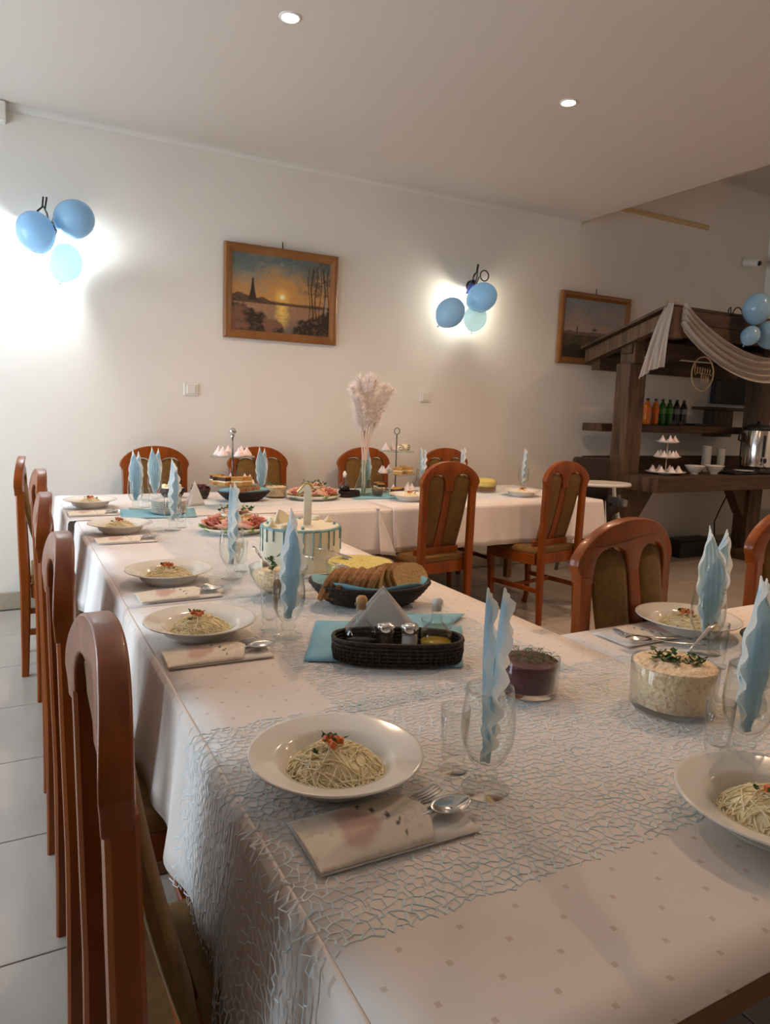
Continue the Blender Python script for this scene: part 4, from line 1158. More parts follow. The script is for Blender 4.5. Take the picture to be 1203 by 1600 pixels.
# ================================================================== meat platters
def ham_roll(mat_, name):
    m = MB()
    m.grid(lambda u, v: ((.006 + .010 * v) * math.cos(9.5 * v + .0) + .002, -.032 + .064 * u, (.006 + .010 * v) * math.sin(9.5 * v) + .014), 6, 20)
    o = m.build(name, mat_); o.modifiers.new('t', 'SOLIDIFY').thickness = .0015; tag(o, 'x', 'cold cut'); return o
def rosette(mat_, name):
    m = MB()
    for k in range(4):
        m.grid(lambda u, v: ((.006 + .008 * k) * (1 + .5 * v) * math.cos(6.2832 * u + k), (.006 + .008 * k) * (1 + .5 * v) * math.sin(6.2832 * u + k), .003 + (.034 - .006 * k) * v + .003 * math.sin(u * 25 + k)), 24, 4)
    o = m.build(name, mat_); o.modifiers.new('t', 'SOLIDIFY').thickness = .0012; tag(o, 'x', 'cold cut'); return o
def leaf_salad():
    m = MB().grid(lambda u, v: ((u - .5) * .075 * math.sin(math.pi * (.12 + .8 * v)), (v - .5) * .10, .006 + .012 * (2 * u - 1) ** 2 + .006 * math.sin(u * 19) * (abs(2 * u - 1)) + .006 * math.sin(v * 14)), 14, 10)
    o = m.build('lettuce_leaf', 'lettuce'); o.modifiers.new('t', 'SOLIDIFY').thickness = .0008; tag(o, 'x', 'lettuce'); return o
def egg_half():
    e = MB().lathe([(0, 0), (.014, .001), (.021, .008), (.022, .014), (0, .014)], 18, sy=1.25).build('egg_half', 'porcelain'); tag(e, 'x', 'egg')
    MB().sphere((0, 0, .013), .011, 12, 8, (1, 1.1, .5)).build('yolk', 'egg_yolk', e); return e
def cheese_sl():
    o = MB().box(-.03, .03, -.022, .022, 0, .004, .0012).build('cheese_slice', 'cheese_slice'); tag(o, 'x', 'cheese'); return o
hr0, sr0, lf0, eg0, ch0 = ham_roll('ham', 'ham_roll'), rosette('salami', 'salami_rosette'), leaf_salad(), egg_half(), cheese_sl()
pr0 = rosette('ham', 'ham_rosette')
def platter(c, rx, ry, where, seed):
    prof = [(0, .006), (.7, .006), (.72, 0), (.66, 0), (.74, .004), (.86, .012), (1.0, .026), (.995, .029), (.85, .016), (.7, .010), (0, .010)]
    o = MB().lathe([(a * rx, b) for a, b in prof], 48, sy=ry / rx).build('serving_platter', 'porcelain', None, c); tag(o, 'oval white platter of cold cuts ' + where, 'platter')
    r = random.Random(seed)
    def at(a, q, z=.011): return (c[0] + rx * q * math.cos(a), c[1] + ry * q * math.sin(a), c[2] + z)
    for k in range(9):
        o = place(lf0, USED, at(k * .7, .74, .012), k * .7 - 1.5 + r.uniform(-.3, .3), 'ruffled lettuce leaf under the cold cuts ' + where, 'lettuce ' + where); o.scale = (.9, .8, 1)
    for k in range(9):
        a = -2.9 + k * .72
        o = place(pr0 if k % 3 else sr0, USED, at(a, .60, .024), a, ('curled pink ham slice ' if k % 3 else 'curled dark salami slice ') + where, ('ham curls ' if k % 3 else 'salami curls ') + where); o.scale = (1.25, 1.25, 1.3); o.rotation_euler.x = r.uniform(-.4, .1)
    for k in range(7):
        a = .4 + k * .9
        o = place(ch0, USED, at(a, .36, .056 + .004 * (k % 3)), a + .6, 'slice of yellow cheese ' + where, 'cheese slices ' + where); o.rotation_euler.x = r.uniform(-.3, .3)
    for k in range(5):
        a = 1 + k * 1.25
        place(eg0, USED, at(a, .30, .070), a, 'halved boiled egg ' + where, 'egg halves ' + where)
    for k in range(5):
        a = k * 1.26
        o = place(hr0, USED, at(a, .16, .074), a + 1.1, 'rolled pink ham slice ' + where, 'ham rolls ' + where)
    m = MB(); leaf_cluster(m, (c[0], c[1], c[2] + .088), 60, .085, .02, r, .016)
    o = m.build('parsley_garnish', 'parsley'); o['kind'] = 'stuff'; tag(o, 'chopped parsley strewn over cold cuts ' + where, 'parsley')
platter((.905, 3.10, ZT), .165, .15, 'behind the drip cake', 3)
platter((1.70, 4.10, ZT), .175, .14, 'beside the vinegar on far table', 5)

# ================================================================== tiered stands with sweets
def meringue():
    prof = [(0, 0), (.024, 0), (.028, .006), (.026, .012), (.021, .016), (.022, .02), (.016, .026), (.012, .03), (.011, .034), (.005, .045), (0, .056)]
    m = MB().lathe(prof, 20)
    m.v = [(x * (1 + .10 * math.sin(8 * math.atan2(y, x) + z * 90)), y * (1 + .10 * math.sin(8 * math.atan2(y, x) + z * 90)), z) for x, y, z in m.v]
    o = m.build('meringue', 'meringue_pink'); tag(o, 'x', 'meringue'); return o
def cake_square():
    e = MB().box(-.033, .033, -.024, .024, 0, .018, .001).build('cake_square', 'sponge'); tag(e, 'x', 'cake slice')
    MB().box(-.033, .033, -.024, .024, .018, .026).build('cream_layer', 'cream', e)
    MB().box(-.033, .033, -.024, .024, .026, .044, .001).build('sponge_layer', 'chocolate', e)
    MB().box(-.0335, .0335, -.0245, .0245, .044, .050, .001).build('topping', 'sponge', e); return e
def cake_pale():
    e = MB().box(-.03, .03, -.024, .024, 0, .02, .001).build('cake_square', 'sponge'); tag(e, 'x', 'cake slice')
    MB().box(-.03, .03, -.024, .024, .02, .028).build('cream_layer', 'cream', e)
    MB().box(-.03, .03, -.024, .024, .028, .048, .001).build('sponge_layer', 'sponge', e); return e
def swiss_roll():
    m = MB().lathe([(0, -.012), (.022, -.012), (.024, -.008), (.024, .008), (.022, .012), (0, .012)], 24).xform(Matrix.Translation((0, 0, .024)) @ Matrix.Rotation(math.pi / 2, 4, 'X'))
    e = m.build('roll_cake', 'cream'); tag(e, 'x', 'cake slice')
    sp = [((.004 + .0022 * a) * math.cos(a), -.0125, .024 + (.004 + .0022 * a) * math.sin(a)) for a in np.linspace(0, 8.5, 30)]
    MB().tube(sp, .0022, 6).build('chocolate_spiral', 'chocolate', e); return e
mr0, cs0, cp0, rw0 = meringue(), cake_square(), cake_pale(), swiss_roll()
def tiered_stand(c, tiers, top, where, ring):
    e = empty('tiered_cake_stand', c); tag(e, 'tiered glass cake stand on a thin metal rod ' + where, 'cake stand')
    for (z, r) in tiers:
        MB().lathe([(0, z), (r, z), (r + .001, z + .003), (r, z + .006), (0, z + .006)], 44).build('glass_tier', 'glass_green', e)
        MB().lathe([(.005, z - .006), (.013, z - .005), (.013, z), (.005, z)], 16).build('washer', 'dark_steel', e)
    MB().tube([(0, 0, .0), (0, 0, top - .05)], .0045, 10).build('rod', 'dark_steel', e)
    MB().lathe([(0, 0), (.03, 0), (.03, .003), (.006, .008), (0, .008)], 20).build('foot', 'dark_steel', e)
    if ring: MB().tube(arc((0, 0, top - .028), .022, -80, 260, 20), .003, 8).build('ring_handle', 'dark_steel', e)
    else: MB().sphere((0, 0, top - .03), .02, 14, 10).lathe([(.011, top - .06), (.011, top - .04), (0, top - .04)], 12).build('knob', 'steel', e)
S1 = 'on the stand near the plate stack'
c = (1.10, 3.83, ZT); tiers1 = [(.128, .145), (.285, .12)]
tiered_stand(c, tiers1, .455, 'near the plate stack', False)
def ring_of(proto, c, z, r, angs, label, group):
    for a in angs: place(proto, USED, (c[0] + r * math.cos(a), c[1] + r * math.sin(a), c[2] + z), a + 1.2, label, group)
ring_of(mr0, c, .2915, .078, (2.6, 3.7, 4.9, 5.9, .6, 1.6), 'pink meringue on the top tier near the plate stack', 'meringues on the top tier near the plates')
ring_of(cs0, c, .1345, .090, (3.3, 3.95, 2.5), 'dark layered cake square on the middle tier near the plate stack', 'dark cake squares near the plates')
ring_of(cp0, c, .1345, .090, (4.7, 5.3), 'pale layered cake square on the middle tier near the plate stack', 'pale cake squares near the plates')
ring_of(mr0, c, .1345, .095, (6.0, .5, 1.4), 'pink meringue on the middle tier near the plate stack', 'meringues on the middle tier near plates')
c = (2.425, 4.35, ZT)
tiered_stand(c, [(.004, .165), (.124, .14), (.282, .125)], .455, 'beside the pampas vase', True)
ring_of(mr0, c, .2885, .08, (3.1, 2.3, 1.4), 'pink meringue on the top tier beside the pampas vase', 'meringues on top tier by the vase')
ring_of(rw0, c, .2885, .075, (4.6, 5.6, .3), 'chocolate-swirled roll slice on the top tier beside the pampas vase', 'roll slices by the vase')
ring_of(mr0, c, .1305, .10, (3.2, 2.4, 1.6), 'pink meringue on the middle tier beside the pampas vase', 'meringues on middle tier by the vase')
ring_of(cp0, c, .1305, .09, (4.4, 5.5, .3), 'pale layered cake square on the middle tier beside the pampas vase', 'pale cake squares by the vase')
ring_of(mr0, c, .0105, .12, (4.1, 5.0, 5.7, .2, 1.0), 'pink meringue on the lowest tier beside the pampas vase', 'meringues on lowest tier by the vase')
ring_of(cs0, c, .0105, .12, (3.2, 2.4), 'dark layered cake square on the lowest tier beside the pampas vase', 'dark cake squares by the vase')

# ================================================================== more things on the far table
def small_plate():
    o = MB().lathe([(0, .003), (.055, .003), (.058, 0), (.05, 0), (.06, .003), (.088, .010), (.09, .012), (.088, .0125), (.06, .006), (0, .0055)], 40).build('dessert_plate', 'porcelain'); tag(o, 'x', 'plate'); return o
dp0 = small_plate()
for k in range(9):
    place(dp0, USED, (.735, 3.72, ZT + .0074 * k), 0, 'small white dessert plate in the stack beside blue napkin', 'stacked dessert plates')
sheet('paper_napkin', ((.48, 3.60), (.84, 3.56), (.90, 3.88), (.52, 3.92)), ZT + .0003, 'light blue paper napkin spread under the dessert plate stack', wob=.0006)
sheet('paper_napkin', ((1.95, 4.02), (2.55, 3.98), (2.62, 4.28), (2.0, 4.30)), ZT + .0003, 'light blue paper napkin spread under the pampas vase', wob=.0006)
tri_napkin((.93, 3.99, ZT), .12, .14, .4, 'folded white napkin standing beside the dark salad bowl')
def dark_bowl(c, r, h, fill, flabel, label):
    o = MB().lathe([(0, 0), (r * .6, 0), (r * .8, h * .3), (r, h), (r - .003, h + .001), (r * .77, h * .34), (r * .55, .006), (0, .005)], 36).build('dark_bowl', 'brown_leatherette', None, c); tag(o, label, 'bowl')
    rr = random.Random(int(r * 1e4)); m = MB()
    m.lathe([(0, h * .55), (r * .8, h * .55), (r * .92, h * .9), (r * .6, h * 1.15), (0, h * 1.22)], 28)
    for k in range(30):
        a = rr.random() * 6.28; d = r * .75 * math.sqrt(rr.random()); m.box(-.007, .007, -.007, .007, 0, .012, .002) if 0 else m.sphere((d * math.cos(a), d * math.sin(a), h * 1.08 + .008 * rr.random()), .011, 8, 6)
    o = m.build('salad', fill, None, c); o.name = 'salad_heap'; tag(o, flabel, 'salad')
dark_bowl((.88, 4.36, ZT), .08, .06, 'cream', 'white lumpy salad heaped in the dark bowl', 'dark round bowl of white salad near the wall side napkins')
dark_bowl((1.03, 4.27, ZT), .06, .065, 'beet', 'dark beetroot filling the second dark bowl', 'dark round bowl behind the dessert plate stack')
# oval dark basket with a striped napkin, small glass bowl with salad
e = empty('oval_basket', (1.255, 4.12, ZT), .1); tag(e, 'dark oval basket lined with a white-striped napkin behind cake stand', 'basket')
w, d = .15, .09
MB().add(oval(w * .6, d * .6, .004), [tuple(range(44))]).build('basket_bottom', 'wicker', e)
for k in range(6):
    t = k / 5; r_ = oval(w * (.6 + .42 * t ** .7), d * (.6 + .42 * t ** .7), .006 + .05 * t); MB().tube(r_ + r_[:2], .0062, 8, caps=False).build('woven_band', 'wicker', e)
m = MB().grid(lambda u, v: (w * 1.0 * math.cos(6.2832 * u) * (.3 + .75 * v), d * 1.0 * math.sin(6.2832 * u) * (.3 + .75 * v), .012 + .055 * v ** 2 + .005 * math.sin(u * 25) * v), 50, 6)
o = m.build('lining_napkin', 'paper_blue', e); o.modifiers.new('t', 'SOLIDIFY').thickness = .0008
for k in range(7):
    o = place(bs0, USED, (1.18 + .022 * k, 4.12 + .004 * (k % 2), ZT + .016), 1.5, 'slice of wheat bread in the oval basket behind the cake stand', 'bread slices in the oval basket'); o.rotation_euler.x = .3
c = (1.50, 4.24, ZT)
bowl('glass_bowl', straight_bowl(.07, .07), c, 'small clear glass bowl of green-topped salad beside the far meat platter')
o = heap(.066, .058, .009, 'salad', .004, 12, 1); o.location = c; tag(o, 'creamy salad with green topping beside the far meat platter', 'salad')
m = MB(); leaf_cluster(m, (0, 0, .07), 40, .05, .018, random.Random(2), .01); q = m.build('parsley', 'parsley', o); q['kind'] = 'stuff'
c = (3.10, 4.20, ZT)
bowl('glass_bowl', straight_bowl(.085, .075), c, 'clear glass bowl of layered yellow salad on the far table')
o = heap(.081, .03, .009, 'crust', .003, 14); o.location = c; o.name = 'layered_salad'; tag(o, 'layered salad with grated yellow top on the far table', 'salad')
MB().lathe([(0, .038), (.080, .038), (.083, .06), (.075, .085), (.05, .097), (0, .10)], 32).build('grated_top', 'cheese', o)
# vinegar bottle in a dark basket, sugar bowl
e = empty('vinegar_bottle', (1.945, 4.17, ZT + .02)); tag(e, 'dark vinegar bottle with frosted stopper beside the pampas vase', 'bottle')
MB().lathe([(0, 0), (.034, 0), (.036, .004), (.036, .05), (.03, .062), (.015, .078), (.013, .11), (.016, .114), (.011, .115), (.011, .08), (.028, .06), (.0345, .05), (.0345, .005), (0, .004)], 28).build('bottle_glass', 'glass', e)
MB().lathe([(0, .006), (.034, .0065), (.034, .048), (0, .049)], 24).build('liquid', 'vinegar', e)
MB().lathe([(0, .105), (.010, .105), (.012, .118), (.013, .130), (.007, .142), (0, .15)], 16).build('stopper', 'white_plastic', e)
e = empty('oval_basket', (1.975, 4.16, ZT), .3); tag(e, 'small dark woven basket under the vinegar bottle on far table', 'basket')
for k in range(5):
    r_ = oval(.072, .052, .005 + .0075 * k); MB().tube(r_ + r_[:2], .0042, 6, caps=False).build('woven_band', 'wicker', e)
MB().add(oval(.07, .05, .010), [tuple(range(44))]).build('basket_bottom', 'wicker', e)
e = empty('sugar_bowl', (2.165, 4.12, ZT + .001)); tag(e, 'small glass jar of dark jam in front of the pampas vase', 'jar')
MB().lathe([(0, 0), (.03, 0), (.036, .01), (.037, .045), (.032, .058), (.0305, .058), (.0345, .045), (.034, .012), (0, .006)], 24).build('jar_glass', 'glass', e)
MB().lathe([(0, .007), (.031, .008), (.0335, .02), (.0338, .044), (0, .045)], 24).build('filling', 'pepper', e)
for k, (x, y) in enumerate(((2.30, 4.11), (2.345, 4.16))):
    place(cs0, USED, (x, y, ZT + .002), .3, 'dark layered cake square on blue napkin beside the jar', 'cake squares on the blue napkin')
# vase with pampas grass
vz = Vector((2.10, 4.20, ZT + .002))
e = empty('vase', vz); tag(e, 'clear fluted glass vase holding pampas grass on far table', 'vase')
m = MB().lathe([(0, 0), (.062, 0), (.066, .006), (.060, .04), (.044, .09), (.026, .15), (.020, .20), (.026, .235), (.0245, .235), (.018, .2), (.024, .15), (.042, .09), (.058, .04), (.06, .010), (0, .009)], 40)
m.v = [(x * (1 + .05 * math.cos(10 * math.atan2(y, x))), y * (1 + .05 * math.cos(10 * math.atan2(y, x))), z) for x, y, z in m.v]
m.build('vase_glass', 'glass_green', e)
rr = random.Random(21)
e = empty('pampas_grass', vz); tag(e, 'bundle of pale fluffy pampas grass rising from the vase', 'dried grass')
ends = [(-.10, 0, .70), (-.045, .02, .765), (.015, -.02, .775), (.07, .02, .755), (.14, 0, .72), (-.07, -.03, .64), (.19, .01, .70)]
for k, en in enumerate(ends):
    en = Vector(en); base = Vector((rr.uniform(-.012, .012), rr.uniform(-.012, .012), .02)); midp = Vector((base.x * .5, base.y * .5, .44))
    path = []
    for i in range(17):
        t = i / 16; path.append(base * (1 - t) ** 2 + midp * 2 * t * (1 - t) * 1.0 + en * t * t)
    st_ = MB().tube(path, .0042, 6).build('grass_stem', 'stem', e)
    m = MB()
    for i in range(1500):
        t = .56 + .44 * rr.random(); q = t * 16; j = min(15, int(q)); p = path[j].lerp(path[j + 1], q - j); tg = (path[j + 1] - path[j]).normalized()
        dirv = (tg * rr.uniform(.5, 1.2) + Vector((rr.gauss(0, 1), rr.gauss(0, 1), rr.gauss(0, .6))) * .62).normalized(); L = rr.uniform(.03, .075) * (1.15 - .5 * (t - .56))
        sd = dirv.cross(Vector((rr.random() - .5, rr.random() - .5, .2))).normalized() * .0011
        e1 = p + dirv * L * .55; e2 = p + dirv * L + Vector((0, 0, -.2 * L * rr.random()))
        m.add([p - sd, p + sd, e1 + sd, e1 - sd, e2], [(0, 1, 2, 3), (3, 2, 4)])
    o = m.build('plume', 'pampas', e); o['kind'] = 'stuff'

# ================================================================== wooden stall
Y0, Y1 = 4.03, 4.9           # worktop depth
PX0, PX1, PYF, PYB = 4.66, 6.42, 4.36, 4.52      # posts
e = empty('wooden_stall', (5.6, 4.45, 0)); tag(e, 'dark rustic wooden market stall with sloping roof and shelves by the wall', 'stall')
off = Vector((-5.6, -4.45, 0))
def part(name, mb, m='stall_wood'):
    mb.xform(Matrix.Translation(off)); return mb.build(name, m, e)
for (x, yy_) in ((PX0, PYF), (PX1, PYF)):
    part('post', MB().box(x, x + .2, yy_, yy_ + .16, 0, 1.80, .006))
for x in (PX0 + .04, PX1 + .04):
    part('roof_bracket', MB().box(x, x + .12, PYF, PYF + .16, 1.80, 2.02, .004))
def roofz(y): return 2.205 - (y - 3.97) * .29
for x in (4.64, 5.5, 6.48):
    m = MB(); v = []
    for y in (3.97, 4.885):
        for z in (-.115, 0): v += [(x, y, roofz(y) + z - .005), (x + .09, y, roofz(y) + z - .005)]
    m.add(v, [(0, 1, 3, 2), (4, 6, 7, 5), (0, 4, 5, 1), (2, 3, 7, 6), (0, 2, 6, 4), (1, 5, 7, 3)])
    part('rafter', m)
for k in range(7):
    y = 3.96 + .132 * k; v = []
    for x in (4.58, 6.66):
        for (yy_, zz) in ((y, 0), (y + .129, 0), (y, .022), (y + .129, .022)): v.append((x, yy_, roofz(yy_) + zz))
    part('roof_board', MB().add(v, [(0, 2, 3, 1), (4, 5, 7, 6), (0, 4, 6, 2), (1, 3, 7, 5), (0, 1, 5, 4), (2, 6, 7, 3)]), 'stall_wood_x')
for k in range(2):
    part('fascia_board', MB().box(4.74, 6.66, 3.925, 3.96, 1.985 + .108 * k, 2.09 + .108 * k, .004), 'stall_wood_x')
part('ridge_end', MB().box(4.60, 4.74, 3.92, 4.02, 1.97, 2.21, .006))
part('front_beam', MB().box(4.68, 6.62, 4.38, 4.50, 1.88, 2.0, .006), 'stall_wood_x')
part('back_beam', MB().box(4.70, 6.62, 4.76, 4.86, 1.76, 1.90, .006), 'stall_wood_x')
for k in range(5):
    a = Y0 + k * .174; part('worktop_plank', MB().box(4.70, 7.0, a, a + .171, .80, .86, .004), 'stall_wood_x')
part('worktop_front', MB().box(4.70, 7.0, Y0 - .035, Y0 - .002, .735, .858, .004), 'stall_wood_x')
part('worktop_side', MB().box(4.665, 4.698, Y0 - .035, 4.36, .735, .858, .004))
part('back_shelf', MB().box(4.62, 6.55, 4.60, 4.84, 1.215, 1.285, .005), 'stall_wood_x')
part('back_rail', MB().box(4.70, 6.95, 4.86, 4.90, .86, .98, .004), 'stall_wood_x')
for (xa, xb) in ((PX0 + .2, PX0 + .43), (PX1, PX1 - .23)):
    v = []
    for y in (PYF + .03, PYF + .13):
        v += [(xa, y, .74), (xb, y, .74), (xb, y, .68), (xa + (xb - xa) * .25, y, .44), (xa, y, .40)]
    part('brace', MB().add(v, [(0, 1, 2, 3, 4), (9, 8, 7, 6, 5)] + [(i, (i + 1) % 5, 5 + (i + 1) % 5, 5 + i) for i in range(5)]))
part('foot_beam', MB().box(PX1 - .12, PX1 + .28, PYF - .3, PYB + .1, 0, .09, .006))

# drape of tulle over the roof
m = MB()
def swag(u, v):
    x = 4.70 + 2.0 * u; sag = .36 * math.sin(math.pi * min(1, u * 1.05)) ** .8
    w = .16 + .08 * u
    zt = 2.235 - sag - w * v + .012 * math.sin(v * 22 + u * 5)
    return (x, 3.905 - .05 * math.sin(math.pi * u) - .026 * math.sin(v * 24 + u * 6) - .012 * math.sin(v * 47 + u * 3), zt)
m.grid(swag, 40, 44)
def tail(u, v):                     # gathered bundle hanging from the ridge end down the side
    w = .06 + .20 * v ** .7
    g = math.sin(u * 34 + v * 2) * .5 + math.sin(u * 19 + 1 - v * 3) * .5
    return (4.585 - .02 * math.sin(v * 3.1) - .022 * g * (.4 + .6 * v), 3.93 + .13 * v + w * (u - .45), 2.235 - .10 * u * v - .46 * v - .05 * abs(u - .5) * v)
m.grid(tail, 60, 22)
m.grid(lambda u, v: (4.575 + .17 * u, 3.90 + .10 * v + .02 * u, 2.236 + .012 * math.sin(v * 20 + u * 4)), 8, 12)
o = m.build('tulle_drape', 'tulle'); tag(o, 'pale tulle draped over the wooden stall roof front', 'drape')
# hoop sign
p = PY(1100, 584, 4.33)
e = empty('hoop_sign', (p.x, 4.345, p.z)); tag(e, 'round pale wooden hoop sign hanging under the stall roof beam', 'sign')
MB().tube([(.145 * math.cos(a), 0, .15 * math.sin(a)) for a in np.linspace(0, 6.2832, 49)], .0065, 8, caps=False).build('hoop', 'sign_wood', e)
for (z0, x0_, x1_, n, am) in ((.035, -.115, .12, 7, .035), (-.035, -.02, .10, 4, .04)):
    MB().tube([(x0_ + (x1_ - x0_) * t + .012 * math.sin(t * n * 6.28 + 1.5), 0, z0 - .02 * t + am * math.sin(t * n * 6.28) * (1.35 if t < .12 else .8)) for t in np.linspace(0, 1, 90)], .0032, 6).build('script_stroke', 'sign_wood', e)
MB().tube([(0, 0, .15), (0, .02, 1.89 - p.z)], .0012, 5).build('string', 'sign_wood', e)
# iron scrolls of a lamp behind the roof
e = empty('wall_lamp', (6.55, YB, 2.36)); tag(e, 'black iron scrolls of a wall lamp showing above the stall roof', 'wall lamp')
m = MB().tube(arc((.09, -.10, .06), .075, 10, 175, 14), .006).tube([(-.05, -.1, .04), (-.06, -.1, .10), (-.03, -.1, .13), (-.01, -.1, .05)], .006).tube([(0, 0, 0), (0, -.1, .03), (.02, -.1, .06)], .006)
m.build('scroll', 'iron', e)
MB().lathe([(0, 0), (.045, 0), (.05, -.006), (.04, -.016), (0, -.022)], 20).xform(Matrix.Rotation(-math.pi / 2, 4, 'X')).build('wall_plate', 'iron', e)

# ---- things on the stall
def drink(kind):
    e = empty('drink_bottle'); tag(e, 'x', 'bottle')
    MB().lathe([(0, 0), (.03, 0), (.034, .006), (.034, .06), (.031, .085), (.034, .11), (.034, .16), (.024, .195), (.013, .215), (.0125, .225), (0, .225)], 20).build('bottle_body', kind[0], e)
    MB().lathe([(.0346, .105), (.0352, .108), (.0352, .15), (.0346, .153)], 20).build('bottle_label', kind[1], e)
    MB().lathe([(.014, .22), (.0145, .24), (0, .241)], 14).build('cap', 'bottle_cap', e); return e
d_o, d_g, d_c = drink(('orange_drink', 'label_orange')), drink(('green_drink', 'label_green')), drink(('cola', 'label_grey'))
for pr, pxs, lab, g in ((d_o, (1010, 1023), 'orange soft drink bottle on the stall shelf', 'orange drinks'), (d_g, (1034, 1045), 'green soft drink bottle on the stall shelf', 'green drinks'), (d_c, (1056, 1067), 'dark cola bottle on the stall shelf', 'cola bottles')):
    for px in pxs:
        q = PY(px, 650, 4.68); place(pr, USED, (q.x, 4.68, 1.2855), 0, lab, g)
q = PY(1098, 662, 4.70)
o = MB().box(-.13, .13, -.09, .09, 0, .022, .004).build('black_tray', 'black_plastic', None, (6.0, 4.71, 1.2855)); tag(o, 'flat black tray lying on the stall shelf', 'tray')
o = MB().box(-.09, .09, -.06, .06, 0, .045, .004).build('dark_box', 'brown_leatherette', None, (5.66, 4.71, 1.2855)); tag(o, 'small dark box lying on the stall shelf', 'box')
# tiered meringue stand on the worktop
q = PZ(1030, 736, .90); c = (5.10, 4.28, .861)
e = empty('tiered_meringue_stand', c); tag(e, 'small three-tier white stand with meringues on the stall worktop', 'cake stand')
for (z, r) in ((.012, .17), (.145, .12), (.275, .10)):
    MB().lathe([(0, z), (r * .8, z), (r, z + .012), (r * .99, z + .016), (r * .78, z + .005), (0, z + .005)], 32).build('tier', 'porcelain', e)
MB().tube([(0, 0, 0), (0, 0, .33)], .005, 8).build('rod', 'steel', e)
MB().lathe([(0, 0), (.06, 0), (.05, .012), (0, .012)], 20).build('foot', 'porcelain', e)
for (z, r, n) in ((.018, .115, 8), (.151, .075, 6), (.281, .055, 5)):
    for k in range(n):
        a = k * 6.2832 / n + .4; place(mr0, USED, (c[0] + r * math.cos(a), c[1] + r * math.sin(a), c[2] + z), a, 'white meringue on the small stand on the stall worktop', 'meringues on the stall', 1.1)
def white_bowl(c):
    o = MB().lathe([(0, 0), (.035, 0), (.03, .012), (.055, .03), (.085, .075), (.088, .08), (.082, .08), (.05, .034), (.0, .02)], 28).build('footed_bowl', 'porcelain', None, c); tag(o, 'white footed porcelain bowl on the stall worktop', 'bowl', 'footed bowls on the stall')
    m = MB(); leaf = MB().lathe([(0, .03), (.05, .04), (.074, .072), (.04, .082), (0, .085)], 20).build('sugar', 'salt', None, c); tag(leaf, 'white sugar filling a footed bowl on the stall', 'sugar', 'sugar in the footed bowls')
white_bowl((5.40, 4.22, .861)); white_bowl((5.64, 4.20, .861))
def cup_stack(x, y, n, label):
    for k in range(n):
        o = MB().lathe([(0, 0), (.028, 0), (.034, .07), (.036, .072), (.033, .072), (.027, .003), (0, .003)], 20).build('cup', 'white_plastic', None, (x, y, .861 + .024 * k)); tag(o, label, 'cup', 'stacked cups on the stall')
for (x, y, n) in ((5.82, 4.42, 8), (5.90, 4.50, 8), (6.02, 4.42, 7), (6.12, 4.50, 7)):
    cup_stack(x, y, n, 'white cup in the stacks beside the steel urn')
o = MB().box(-.17, .17, -.11, .11, 0, .025, .006).build('black_tray', 'black_plastic', None, (5.95, 4.20, .861)); tag(o, 'flat black tray on worktop in front of the cup stacks', 'tray')
# urn
ux, uy = 6.26, 4.22
e = empty('coffee_urn', (ux, uy, .861), -.6); tag(e, 'tall polished steel coffee urn with black lid and tap', 'urn')
MB().lathe([(0, 0), (.135, 0), (.14, .01), (.135, .05), (.12, .055), (0, .055)], 40).build('urn_base', 'black_plastic', e)
MB().lathe([(.12, .055), (.135, .06), (.137, .07), (.137, .40), (.132, .41), (.12, .412)], 48).build('urn_body', 'steel', e)
MB().lathe([(.142, .405), (.145, .415), (.142, .43), (.09, .455), (.03, .462), (.03, .48), (.02, .49), (0, .492)], 40).build('urn_lid', 'black_plastic', e)
for s in (-1, 1): MB().tube([(s * .135, 0, .36), (s * .175, 0, .37), (s * .178, 0, .31), (s * .136, 0, .30)], .011).build('handle', 'black_plastic', e)
MB().tube([(0, -.135, .10), (0, -.19, .10), (0, -.20, .07)], .012).build('tap', 'steel', e)
MB().box(-.012, .012, -.20, -.17, .11, .15, .004).build('tap_lever', 'black_plastic', e)
MB().box(-.012, .012, -.145, -.136, .16, .36, .003).build('level_gauge', 'black_plastic', e)
MB().sphere((-.07, -.125, .03), .018, 12, 8).build('knob', 'black_plastic', e)
o = MB().lathe([(0, .004), (.06, .004), (.09, .012), (.088, .014), (.058, .007), (0, .007)], 28).build('saucer', 'porcelain', None, (5.97, 4.14, .887)); tag(o, 'white saucer on the black tray beside the urn', 'saucer')
# cable and dark crate under the stall
pts = [PY(1140, 765, 4.6), PY(1125, 795, 4.6), PY(1116, 815, 4.6), PY(1116, 842, 4.6)]
o = MB().tube([(p.x, p.y, p.z) for p in pts] + [(pts[-1].x, 4.6, .17)], .007, 6).build('power_cable', 'black_plastic'); tag(o, 'thin black power cable hanging below the stall worktop', 'cable')
q = PY(1116, 850, 4.55)
e = empty('dark_crate', (6.16, 4.66, 0), 0); tag(e, 'low black crate on the floor under the stall', 'crate')
MB().box(-.42, .12, -.10, .12, 0, .16, .008).build('crate_body', 'black_plastic', e)
MB().box(-.40, .10, -.09, .11, .16, .17, .003).build('crate_lid', 'black_plastic', e)
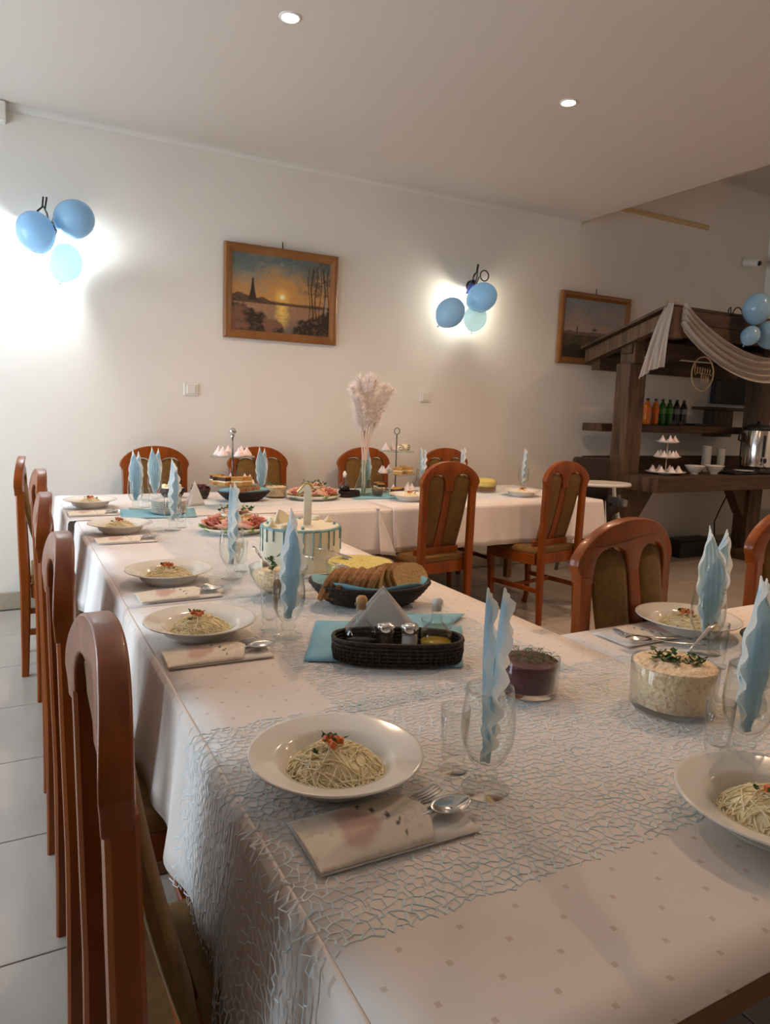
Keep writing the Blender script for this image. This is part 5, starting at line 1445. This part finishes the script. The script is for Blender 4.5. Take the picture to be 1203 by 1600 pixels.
# screen and little shelf on the wall behind the stall
e = empty('wall_screen', (6.75, YB, 1.52)); tag(e, 'black flat screen on the wall behind the stall post', 'screen')
MB().box(-.30, .42, -.05, -.01, 0, .52, .006).build('bezel', 'black_plastic', e); MB().box(-.28, .40, -.054, -.05, .025, .495).build('panel', 'screen', e)
e = empty('wall_shelf', (6.55, YB, 1.40)); tag(e, 'small brown wooden wall shelf below the black screen', 'shelf')
MB().box(-.35, .6, -.2, 0, .05, .08, .003).build('board', 'stall_wood_x', e); MB().box(-.16, .1, -.16, 0, -.22, .05, .004).build('bracket', 'stall_wood', e)

# ================================================================== high chair
e = empty('high_chair', (4.30, 4.28, 0), -.42); tag(e, 'white high chair with brown padded back and oval tray beside the stall', 'high chair')
m = MB().lathe([(0, .785), (.2, .785), (.235, .79), (.24, .80), (.232, .815), (.215, .806), (0, .803)], 40, (0, -.10, 0), sy=.72); m.build('tray', 'white_plastic', e)
o = MB().prism([(-.15, .62), (.15, .62), (.165, .80), (.16, .985), (.14, 1.0), (-.14, 1.0), (-.16, .985), (-.165, .80)], .14, .19).build('backrest', 'brown_leatherette', e); bevel(o, .012, 2)
o = MB().box(-.16, .16, -.12, .17, .56, .62, .015).build('seat', 'brown_leatherette', e)
MB().box(-.05, .05, -.15, -.125, .48, .66, .006).build('crotch_strap', 'black_plastic', e)
for s in (-1, 1):
    MB().tube([(s * .215, -.24, 0), (s * .20, -.06, .42), (s * .185, .07, .66), (s * .18, .10, .80)], .017).build('front_leg', 'white_plastic', e)
    MB().tube([(s * .215, .26, 0), (s * .20, .12, .40), (s * .185, -.02, .70)], .016).build('rear_leg', 'grey_plastic', e)
    MB().box(s * .185 - .02, s * .185 + .02, -.16, .16, .62, .68, .008).build('armrest', 'grey_plastic', e)
MB().box(-.17, .17, -.22, -.11, .31, .34, .006).build('footrest', 'grey_plastic', e)
MB().tube([(-.185, -.15, .16), (.185, -.15, .16)], .012).build('cross_bar', 'grey_plastic', e)
MB().tube([(-.185, .22, .16), (.185, .22, .16)], .012).build('cross_bar', 'grey_plastic', e)
